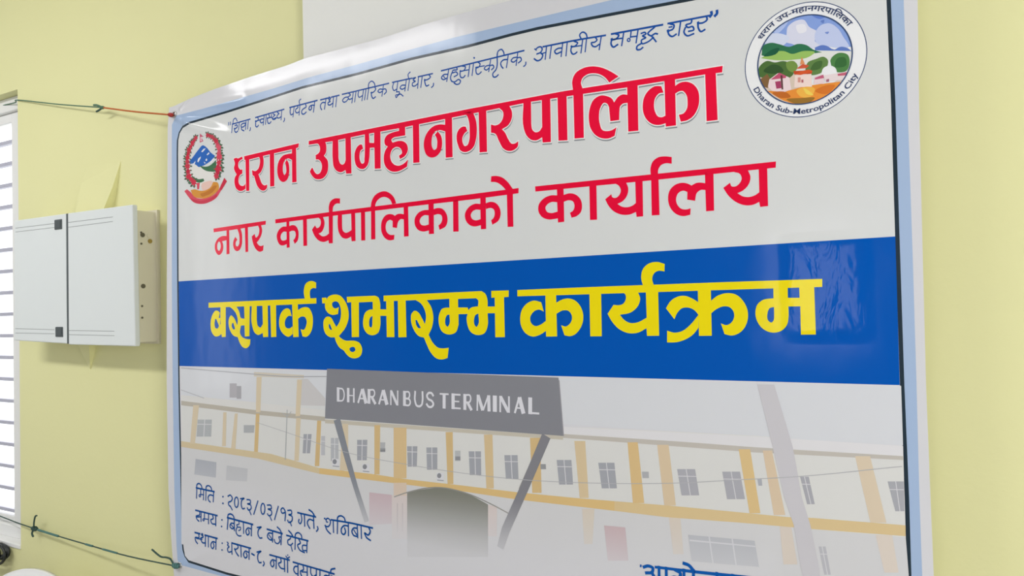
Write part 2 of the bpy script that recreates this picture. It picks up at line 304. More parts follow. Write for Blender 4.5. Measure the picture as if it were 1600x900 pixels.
PRINT['subtitle'] = """
0 - P 2065,9488 4041,9536 4027,9440 3382,9421 3272,9413 2674,9395 2576,9399 2075,9388
0 - P 2576,9411 2675,9412 2678,8780 2562,8775
0 - P 2585,9254 *2412,9263 *2248,9215 *2132,9096 *2109,8979 *2152,8858 *2263,8775 *2377,8819 *2436,8925 *2432,9060 2396,9126 2583,9147 / *2228,9090 *2206,9007 *2229,8912 *2278,8884 *2324,8932 *2344,9015 *2321,9097 *2279,9130
0 - P 2980,9422 3105,9426 *3157,9277 *3166,9127 *3138,8964 *3064,8862 *2966,8834 *2882,8873 *2824,8984 *2832,9100 2907,9211 2985,9131 *2923,9061 *2933,8977 *2993,8957 *3043,9003 *3064,9118 *3049,9268
0 - P 3273,9433 3382,9433 3384,8793 3282,8791
0 - P 3751,9442 3866,9444 *3902,9304 *3872,9193 *3777,9070 3701,9010 *3774,8937 *3854,8911 3947,8929 3927,8793 *3816,8767 *3701,8815 *3599,8935 *3543,9069 3522,9177 3629,9234 *3674,9138 *3744,9169 *3793,9263 *3795,9361
0 - P 4372,9544 6279,9571 8900,9590 10151,9604 11317,9615 11309,9509 10147,9490 8898,9489 6277,9471 4377,9442
0 - P 4758,9504 4856,9505 4859,8813 4756,8810
0 - P 4764,9337 *4627,9339 *4502,9277 *4419,9150 *4441,9007 *4530,8895 *4653,8875 4764,8906 / 4756,9206 *4661,9216 *4573,9157 *4551,9070 *4594,9006 *4680,8995 4759,9017
0 - P 4854,9339 *4969,9356 *5076,9322 *5157,9202 *5166,9080 *5128,8961 5030,8889 4984,8979 *5045,9036 *5071,9122 *5037,9199 *4953,9217 4858,9198
0 - P 5319,9485 5449,9488 5444,8819 5319,8819
0 - P 5821,9474 5971,9479 *6020,9342 *5986,9192 *5916,9112 5823,9085 *5948,9011 *6062,9017 6154,9061 6155,9492 6289,9498 6272,8825 6148,8828 6138,8902 *5990,8873 *5808,8929 *5684,9052 5610,9195 5713,9290 *5769,9222 *5850,9240 *5898,9318 *5889,9413
0 - P 6166,9559 *6165,9703 *6218,9817 *6332,9874 6521,9864 6518,9742 *6396,9750 *6309,9690 6283,9558
0 - P 6446,9496 6577,9499 6570,9222 *6594,9097 *6685,9041 *6778,9057 6859,9095 6857,9496 6978,9494 6977,8830 6859,8831 6843,8940 *6705,8902 *6567,8941 *6466,9071 *6435,9232
0 - P 7152,9501 7275,9503 7268,8824 7146,8829
0 - P 7456,9633 7576,9630 7566,8830 7441,8833
0 - P 7447,9573 *7468,9683 *7559,9819 *7714,9889 *7866,9896 *8014,9834 *8128,9722 8182,9591 8071,9585 *8010,9691 *7905,9755 *7798,9771 *7666,9724 *7599,9654 7575,9570
0 - P 8116,8893 8103,8785 *7986,8776 *7859,8827 *7765,8943 *7737,9098 *7773,9247 *7873,9349 *7980,9370 *8086,9348 8138,9318 *8213,9349 *8297,9350 8391,9331 8392,9214 *8294,9227 *8230,9177 8188,9038 8068,9064 8072,9206 *7998,9238 *7912,9202 *7870,9087 *7895,8976 *7989,8902
0 - P 8389,9514 8514,9516 8512,8831 8382,8832
0 - P 9066,9507 9206,9511 9197,8838 9062,8840
0 - P 9068,9369 *8932,9372 *8789,9327 *8688,9204 *8690,9072 *8769,8959 *8899,8909 9070,8920 / 9065,9247 *8949,9261 *8851,9207 *8821,9144 *8853,9068 *8943,9036 9064,9051
0 - P 9202,9373 *9311,9388 *9428,9361 *9532,9247 *9561,9117 *9515,8984 9347,8911 9320,9007 *9390,9058 *9422,9144 *9405,9218 *9327,9254 9204,9240
0 - P 9713,9512 9847,9515 9838,8840 9700,8847
0 - P 10396,9518 10531,9517 10523,8844 10395,8846
0 - P 10396,9377 *10267,9392 *10116,9340 *10009,9207 *10024,9063 *10124,8953 *10235,8917 10398,8931 / 10392,9252 *10282,9267 *10192,9231 *10152,9163 *10184,9082 *10275,9043 10392,9057
0 - P 10527,9380 *10651,9397 *10759,9367 *10863,9242 *10881,9132 *10829,8998 10674,8918 10649,9013 *10705,9055 *10738,9145 *10719,9231 *10648,9269 10531,9256
0 - P 11039,9517 11179,9515 11172,8841 11037,8847
0 - P 10676,9925 *10793,9920 *10934,9874 *11055,9776 11182,9610 11188,9502 11030,9518 11015,9611 *10912,9714 *10789,9789 10663,9810
0 - P 11695,9609 14012,9583 15190,9567 16297,9556 16289,9451 15187,9462 14009,9472 11696,9504
0 - P 12175,9525 12320,9522 12315,8849 12179,8846
0 - P 12176,9382 *12036,9395 *11883,9351 *11765,9234 *11752,9116 *11825,8990 *11965,8924 12180,8927 / 12172,9247 *12051,9262 *11959,9225 *11912,9166 *11942,9082 *12035,9045 12176,9062
0 - P 12312,9377 *12427,9396 *12554,9370 *12669,9267 *12704,9132 *12670,9002 *12577,8936 12476,8916 12443,9014 *12517,9057 *12544,9146 *12513,9232 *12423,9262 12315,9242
0 - P 12868,9512 13015,9513 13007,8834 12862,8841
0 - P 13372,9499 13610,9498 *13653,9365 *13618,9225 *13531,9137 13431,9098 *13511,9042 *13629,9019 *13730,9042 13792,9081 13795,9494 13936,9495 13926,8823 13799,8822 13790,8914 *13658,8877 *13506,8890 *13338,8977 *13238,9099 13186,9210 13314,9295 *13329,9237 *13388,9215 *13467,9256 *13504,9349 *13472,9432
0 - P 14101,9532 *14097,9703 *14145,9816 *14252,9879 *14373,9881 14501,9853 14497,9731 *14386,9753 *14299,9730 *14248,9668 14242,9479 14239,8821 14092,8824
0 - P 14816,8891 14804,8777 *14678,8763 *14544,8816 *14438,8950 *14408,9095 *14448,9259 *14561,9348 *14680,9365 *14780,9338 14845,9298 *14929,9334 *15012,9333 15101,9311 15100,9190 *15008,9202 *14940,9160 14900,9019 14758,9054 14767,9190 *14693,9221 *14607,9193 *14556,9081 *14575,8980 *14649,8898 *14732,8879
0 - P 15091,9505 15242,9504 15231,8814 15090,8815
0 - P 15594,9456 15828,9469 *15870,9337 *15835,9214 *15739,9120 15641,9082 *15736,9017 *15828,8997 *15936,9018 16008,9062 16012,9480 16151,9479 16144,8813 16013,8809 16001,8897 *15900,8858 *15777,8858 *15624,8924 *15486,9057 15404,9198 15522,9276 *15547,9212 *15609,9202 *15681,9246 *15723,9330 *15694,9413
"""
PRINT['programme'] = """
0 - P 1838,7531 3857,7538 5720,7544 5717,7415 3853,7403 1835,7399
0 - P 2309,7456 2514,7459 2496,6626 2347,6619 2330,6714 2294,7117
0 - P 2279,7256 *2223,7299 *2118,7317 *1995,7223 *1906,6970 *1954,6741 *2085,6639 *2236,6652 2357,6714 2362,6965 2283,6953 2294,7117 2235,7123 / 2091,7095 2136,7094 2241,6916 *2184,6848 *2108,6854 *2065,6956
0 - P 2588,7437 2881,7443 *3011,7291 *3090,7105 3215,7091 3205,7448 3418,7455 3389,6641 3222,6632 3211,6919 3078,6913 *3045,6711 *3115,6624 *3239,6575 3422,6563 *3394,6416 *3269,6335 *3127,6366 *3022,6477 2953,6617 *2808,6650 *2683,6762 *2613,6937 *2628,7099 *2711,7180 *2801,7134 2941,6922 *2963,7057 *2894,7232 *2787,7333 / 2754,6981 2794,6985 2856,6841 *2812,6811 *2758,6849 *2730,6916
0 - P 3488,7441 3674,7448 3665,7048 *3703,6902 *3789,6857 3884,6948 3872,7456 4067,7456 4068,6622 3887,6615 3872,6719 *3698,6672 *3577,6733 *3494,6904
0 - P 4156,7449 4359,7456 4352,6622 4170,6615
0 - P 4911,7454 5106,7461 5118,6620 4933,6613
0 - P 4842,7279 4893,7125 *4789,7134 *4689,7058 *4653,6963 *4684,6857 *4798,6825 4920,6878 4922,6691 *4777,6621 *4614,6680 *4484,6823 *4455,6990 *4526,7202 *4662,7306 *4777,7316
0 - P 5091,7262 *5279,7333 *5469,7312 *5576,7160 *5592,6929 *5518,6723 *5373,6619 5246,6631 5186,6806 *5298,6793 *5370,6886 *5392,7001 *5337,7095 *5210,7108 5099,7052
0 - P 5347,7512 *5311,7723 *5373,7895 *5517,7959 *5642,7947 5720,7916 5716,7778 *5607,7787 *5527,7739 *5509,7647 5537,7507
0 - P 5901,7546 6043,7549 6034,7411 5907,7414
0 - P *5995,7401 *6103,7562 *6279,7612 *6467,7584 *6621,7450 *6716,7254 *6725,7060 *6634,6846 6414,6632 *6513,6566 *6626,6528 *6768,6528 *6908,6523 *7046,6470 *7117,6333 *7066,6184 *6926,6123 *6758,6138 *6618,6233 6563,6297 *6422,6372 *6324,6502 6283,6606 *6137,6610 *5993,6698 *5932,6875 *5957,7028 *6062,7097 *6178,7069 *6263,6958 6341,6849 *6436,6956 *6493,7129 *6480,7302 *6414,7423 *6304,7452 *6222,7406 *6243,7318 *6315,7284 6431,7314 6398,7152 *6238,7133 *6093,7179 *6002,7291 / 6101,6917 6145,6916 6206,6780 *6156,6785 *6108,6840 / *6735,6341 *6806,6382 *6890,6370 *6914,6314 *6845,6267 *6756,6288
0 - P 6680,7546 7527,7548 *7620,7508 *7670,7381 7672,7234 7853,7230 7849,7085 7668,7088 *7662,6858 *7599,6712 *7435,6650 *7273,6693 *7167,6841 *7165,7011 *7230,7169 *7341,7230 7456,7239 7455,7397 7442,7412 7043,7407 7028,6613 6812,6609 6813,7419 6691,7410 / 7441,7092 *7378,7057 *7339,6945 *7359,6840 *7402,6829 7430,6881
0 - P 7846,7449 8064,7443 8060,6606 7842,6607
0 - P 8174,7440 8394,7434 8397,6606 8172,6602
0 - P 7776,7541 10373,7559 *10462,7503 *10515,7367 10515,7233 10700,7229 10696,7092 10511,7095 *10504,6831 *10428,6688 *10245,6645 *10086,6709 *9999,6894 *9996,7031 10021,7089 9789,7089 9783,6858 *9713,6711 *9521,6659 *9355,6723 *9275,6903 *9287,7082 *9368,7209 *9489,7234 9561,7231 9562,7422 8970,7409 *9077,7265 *9133,7064 *9095,6825 8999,6655 *9105,6485 *9248,6376 *9369,6363 9518,6377 9483,6160 *9338,6125 *9193,6147 *9050,6265 *8944,6445 8873,6595 *8737,6626 *8602,6768 *8531,6972 *8548,7115 *8639,7184 *8738,7142 *8823,7029 8906,6887 *8940,7047 *8903,7209 *8806,7342 8670,7417 8403,7414 7773,7416 / 9784,7412 10232,7413 *10280,7383 10280,7242 *10181,7235 *10089,7210 10044,7166 10022,7225 9782,7230 / 10285,7090 *10223,7071 *10174,6970 *10187,6854 *10231,6815 *10274,6862 / 9557,7083 *9497,7074 *9446,6980 *9455,6861 *9497,6825 *9547,6880 / 8651,6981 8691,6980 8797,6807 *8741,6798 *8673,6869
0 - P 10610,7555 11028,7551 11020,7419 10911,7417 10909,6601 10682,6598 10690,7416 10610,7412
0 - P 11227,7551 12929,7555 15237,7550 16955,7541 16950,7410 15121,7415 13043,7417 11226,7424
0 - P 11860,7452 12096,7452 12093,6612 11852,6608
0 - P 11763,7291 11815,7104 *11714,7145 *11590,7108 *11507,6992 *11530,6874 *11617,6819 *11723,6841 11854,6917 11859,6724 *11717,6647 *11557,6608 *11399,6672 *11295,6822 *11279,6996 *11323,7153 *11434,7268 *11596,7327
0 - P 12087,7268 *12220,7330 *12356,7348 *12489,7311 *12602,7202 *12663,7035 *12650,6884 *12571,6734 *12469,6644 *12368,6614 12254,6633 12188,6829 *12289,6805 *12375,6857 *12425,6948 *12414,7039 *12349,7109 *12248,7121 12090,7055
0 - P 12806,7445 13049,7444 13036,6612 12800,6610
0 - P 13480,7432 13774,7441 *13821,7301 *13775,7173 *13635,7056 13413,7013 *13493,6919 *13609,6858 *13746,6864 13935,6949 13934,7454 14169,7455 14162,6619 13931,6616 13925,6757 *13759,6676 *13584,6667 *13409,6733 *13254,6885 13168,7036 13294,7203 *13383,7193 *13483,7217 *13541,7309 *13532,7393
0 - P 13886,7529 *13853,7687 *13893,7851 *14011,7946 *14163,7966 14308,7922 14298,7786 *14195,7804 *14109,7767 *14065,7678 14096,7521
0 - P 14898,7448 15128,7449 15118,6616 14892,6613
0 - P 14305,7116 *14401,7249 *14533,7321 *14660,7331 *14785,7283 14896,7214 14897,6984 *14815,7078 *14708,7121 *14599,7109 *14514,7030 14455,6915
0 - P 14896,6988 14888,6758 *14782,6635 *14635,6546 *14488,6502 14307,6496 14314,6709 *14457,6672 *14604,6707 *14752,6822
0 - P 15114,7223 *15245,7317 *15408,7356 *15553,7329 *15679,7208 *15746,7045 *15737,6869 *15663,6723 *15560,6643 *15457,6618 15341,6643 15285,6830 *15375,6799 *15465,6843 *15514,6931 *15507,7035 *15444,7110 *15342,7127 *15222,7085 15115,7005
0 - P 16183,7433 16413,7432 16409,7246 16595,7241 16595,7432 16827,7431 16826,6630 16595,6628 16601,7099 16413,7100 *16410,6932 *16378,6789 *16279,6690 *16141,6665 *16004,6720 *15903,6852 *15875,6998 *15912,7143 *16006,7221 16179,7245 / 16183,7098 *16116,7081 *16071,6980 *16085,6864 *16130,6835 *16168,6870 16180,6935
"""
PRINT['slogan'] = """
0 - S28 2708,12223 2703,12150
0 - S28 2777,12225 2772,12148
0 - S33 2842,12156 3519,12189
0 - S28 2854,12159 2814,11935
0 - S28 2868,12168 2895,12269 2967,12295 3033,12206
0 - S27 3116,12173 3076,11971
0 - S32 3188,12022 3174,12076 3257,12116 3354,12097 3285,12034 3187,12007 3194,11975 3283,11919
0 - S27 3363,12152 3340,11943
0 - S27 3449,12160 3414,11943
0 - S30 3522,11969 3518,11918 3490,11891
0 - S35 3711,12198 4730,12252
0 - S29 3745,12106 3884,12116
0 - S31 3999,12119 3920,12126 3876,12087 3918,12034 4005,12047
0 - S27 4030,12201 3986,11963
0 - S27 4102,12205 4068,11972
0 - S29 4164,12120 4292,12121
0 - S30 4287,12192 4286,12132 4348,12067 4433,12089
0 - S29 4344,12199 4413,12153 4356,12131 4327,12065 4390,12051 4475,12083
0 - S30 4492,12211 4554,12171 4483,12127 4489,12081 4545,12061 4636,12089
0 - S26 4649,12227 4620,12001
0 - S29 4741,12031 4740,11983 4706,11943
0 - S32 3798,12185 3813,12132 3767,12103 3713,12095
0 - S32 3716,12103 3715,12044 3720,11976 3763,11950 3818,11988
0 - S41 3712,12115 3722,12086
0 - S31 4195,12201 4215,12137 4171,12114 4135,12109
0 - S31 4140,12115 4143,12047 4178,11981 4225,11979 4269,12013
0 - S41 4136,12127 4146,12099
0 - S32 2940,12100 3016,12110 3038,12065 2984,12031 2919,12014
0 - S32 2927,12023 2934,11965 2981,11924 3050,11948
0 - S42 2923,12035 2934,12006
0 - S37 4923,12264 5847,12293
0 - S30 4958,12258 4937,12152 4967,12078 5045,12096
0 - S26 5076,12259 5031,12014
0 - S31 5189,12266 5208,12229 5126,12182 5118,12144 5165,12096 5246,12110
0 - S26 5273,12273 5237,12027
0 - S28 5261,12304 5252,12379 5307,12415
0 - S33 5464,12257 5478,12196 5388,12161 5333,12121 5338,12051 5398,12030 5479,12069
0 - S33 5759,12186 5674,12204 5594,12182 5569,12123 5616,12096 5656,12124 5650,12188
0 - S28 5765,12277 5716,12027
0 - S37 5950,12288 6182,12294
0 - S36 6297,12296 6549,12302
0 - S32 6103,12198 6007,12211 5950,12160 5952,12102 5987,12043
0 - S28 6128,12281 6073,12042
0 - S32 6201,12269 6246,12304 6273,12266 6225,12236 6263,12201 6192,12179 6197,12135 6248,12117 6338,12146
0 - S27 6373,12298 6335,12051
0 - S27 6471,12291 6432,12045
0 - O19 6266,12284 6262,12272 6250,12265 6235,12264 6220,12270 6209,12281 6205,12294 6210,12306 6221,12313 6236,12314 6252,12308 6262,12297
0 - S33 6640,12306 8037,12325
0 - S29 6826,12215 6707,12212 6650,12160 6684,12117 6754,12118 6834,12176
0 - S29 6838,12303 6895,12248 6821,12208 6854,12154 6952,12164
0 - S25 6985,12301 6934,12054
0 - S25 7067,12302 7018,12063
0 - S27 7150,12306 7128,12210 7152,12156 7257,12173
0 - S25 7295,12301 7240,12057
0 - S25 7368,12303 7319,12064
0 - S25 7452,12319 7398,12061
0 - S28 7438,12306 7461,12428 7537,12462 7611,12409 7641,12316
0 - S28 7855,12221 7766,12236 7719,12200 7764,12160 7849,12178
0 - S24 7884,12318 7831,12064
0 - S28 7855,12213 7937,12214 7963,12151 7897,12097
0 - S32 8138,12328 8686,12326
0 - S32 8857,12327 9251,12327
0 - S26 8184,12324 8144,12208 8179,12137 8265,12158
0 - S24 8296,12323 8250,12088
0 - S26 8250,12096 8335,12071 8321,12033 8225,12020 8238,11968 8302,12015 8348,12029 8436,11968
0 - S28 8505,12203 8389,12209 8355,12164 8414,12126 8504,12153
0 - S24 8535,12324 8484,12071
0 - S24 8624,12326 8573,12070
0 - S26 8598,12338 8588,12432 8646,12472
0 - S27 8704,12319 8792,12322 8720,12280 8781,12241 8701,12212 8699,12156 8760,12138 8840,12174
0 - S24 8871,12325 8838,12072
0 - S24 8972,12324 8925,12077
0 - S27 9270,12113 9264,12065 9212,12028
0 - S30 7619,12320 7655,12262 7597,12206 7513,12190
0 - S30 7523,12196 7530,12121 7578,12057 7646,12084
0 - S39 7519,12207 7528,12180
0 - S29 9156,12316 9189,12261 9128,12225 9024,12220
0 - S29 9035,12228 9043,12153 9081,12083 9145,12096
0 - S37 9032,12238 9040,12212
0 - S33 9480,12346 10858,12373 11523,12386
0 - S28 9636,12243 9536,12248 9481,12188 9533,12144 9626,12165
0 - S23 9522,12236 9592,12147
0 - S25 9676,12340 9615,12088
0 - S28 9879,12344 9894,12300 9779,12294 9766,12255 9868,12250 9903,12195 9808,12157
0 - S28 9753,12250 9717,12146 9748,12071 9821,12045 9929,12078 9969,12040 9943,11989 9877,11980 9804,12023
0 - S24 9991,12245 10185,12240
0 - S24 10215,12350 10168,12096
0 - S24 10309,12360 10264,12100
0 - S24 10385,12257 10575,12252
0 - S27 10692,12241 10606,12233 10570,12194 10616,12154 10690,12185
0 - S24 10729,12344 10675,12107
0 - S27 10707,12225 10777,12228 10803,12180 10743,12135
0 - S29 10891,12437 10851,12118 10771,12039 10788,11980 10847,11969 10906,12004
0 - S27 10887,12398 10916,12492 10993,12514 11044,12447 11058,12378
0 - S29 11138,12277 11024,12282 10970,12236 10983,12167 11023,12116
0 - S24 11151,12354 11103,12114
0 - S27 11341,12284 11259,12280 11217,12235 11264,12197 11337,12223
0 - S24 11377,12382 11329,12116
0 - S27 11363,12267 11433,12262 11455,12206 11382,12158
0 - S26 11557,12145 11551,12094 11501,12064
0 - S28 10010,12354 10106,12309 10072,12254 9963,12242
0 - S28 9973,12249 9961,12178 9992,12108 10044,12099 10093,12137
0 - S36 9970,12259 9977,12234
0 - S27 10428,12351 10469,12309 10441,12254 10359,12242
0 - S27 10369,12250 10364,12173 10385,12115 10429,12101 10496,12140
0 - S36 10366,12260 10374,12235
0 - P 10349,12461 10345,12449 10334,12443 10320,12446 10310,12456 10306,12469 10310,12481 10321,12487 10335,12484 10345,12474
0 - S35 11951,12377 12774,12358 13291,12330
0 - S24 11761,12372 11804,12335
0 - S31 11799,12364 11837,12385 11907,12383 11933,12327 11897,12277 11808,12258
0 - S32 11891,12273 11942,12212 11906,12140 11823,12120 11746,12176
0 - S25 11909,12241 11997,12252
0 - S25 12035,12385 11993,12113
0 - S25 12144,12380 12095,12113
0 - S31 12368,12269 12276,12276 12208,12237 12237,12183 12341,12196
0 - S25 12389,12370 12345,12101
0 - S25 12486,12361 12450,12095
0 - S26 12591,12247 12788,12235
0 - S25 12815,12339 12771,12090
0 - S25 12897,12344 12860,12095
0 - S29 12780,12373 12755,12450 12813,12490 12883,12450 12913,12357
0 - S30 13084,12333 13111,12273 13058,12244 12996,12247 13015,12184 13073,12154 13155,12183
0 - S26 13203,12330 13151,12078
0 - S30 12636,12348 12707,12300 12657,12255 12565,12252
0 - S30 12575,12258 12560,12170 12605,12101 12647,12103 12689,12128
0 - S39 12572,12269 12579,12241
0 - S38 13409,12329 14410,12293
0 - S29 13436,12221 13622,12206
0 - S28 13660,12324 13607,12065
0 - S27 13803,12301 13784,12183
0 - S29 13792,12196 13921,12184
0 - S27 13940,12308 13892,12061
0 - S32 13995,12033 13905,11987 13903,11940 13962,11923 14022,11952
0 - S32 14281,12300 14244,12272 14170,12231 14125,12191 14181,12137 14276,12160 14309,12142
0 - S30 13993,12219 14074,12219 14088,12192 14021,12170 14081,12122 13997,12090 14002,12032 14120,12036 14231,12098
0 - S29 14189,12135 14237,12069 14279,12004
0 - S36 14510,12293 15296,12273
0 - S27 14526,12222 14586,12218
0 - S28 14745,12284 14699,12033
0 - S31 14950,12274 14934,12215 14837,12195 14870,12146 14959,12141 14978,12082 14881,12072
0 - S31 14829,12155 14798,12079 14851,11999 14976,12011
0 - S49 15298,12334 15301,12286 15269,12252
0 - S48 15398,12334 15397,12285 15356,12244
0 - S35 13485,12324 13557,12273 13513,12224 13399,12218
0 - S35 13413,12226 13397,12139 13439,12075 13532,12105
0 - S45 13410,12239 13418,12207
0 - S33 14552,12277 14621,12238 14606,12182 14493,12154
0 - S33 14506,12161 14518,12095 14580,12041 14658,12069
0 - S43 14503,12173 14510,12143
0 - S33 15209,12279 15218,12209 15158,12174 15047,12180
0 - S33 15060,12188 15058,12106 15106,12021 15177,12043
0 - S42 15057,12200 15064,12171
0 - O24 13777,12142 13773,12128 13762,12120 13749,12119 13736,12125 13726,12138 13723,12153 13727,12166 13737,12174 13751,12176 13764,12169 13773,12157
"""
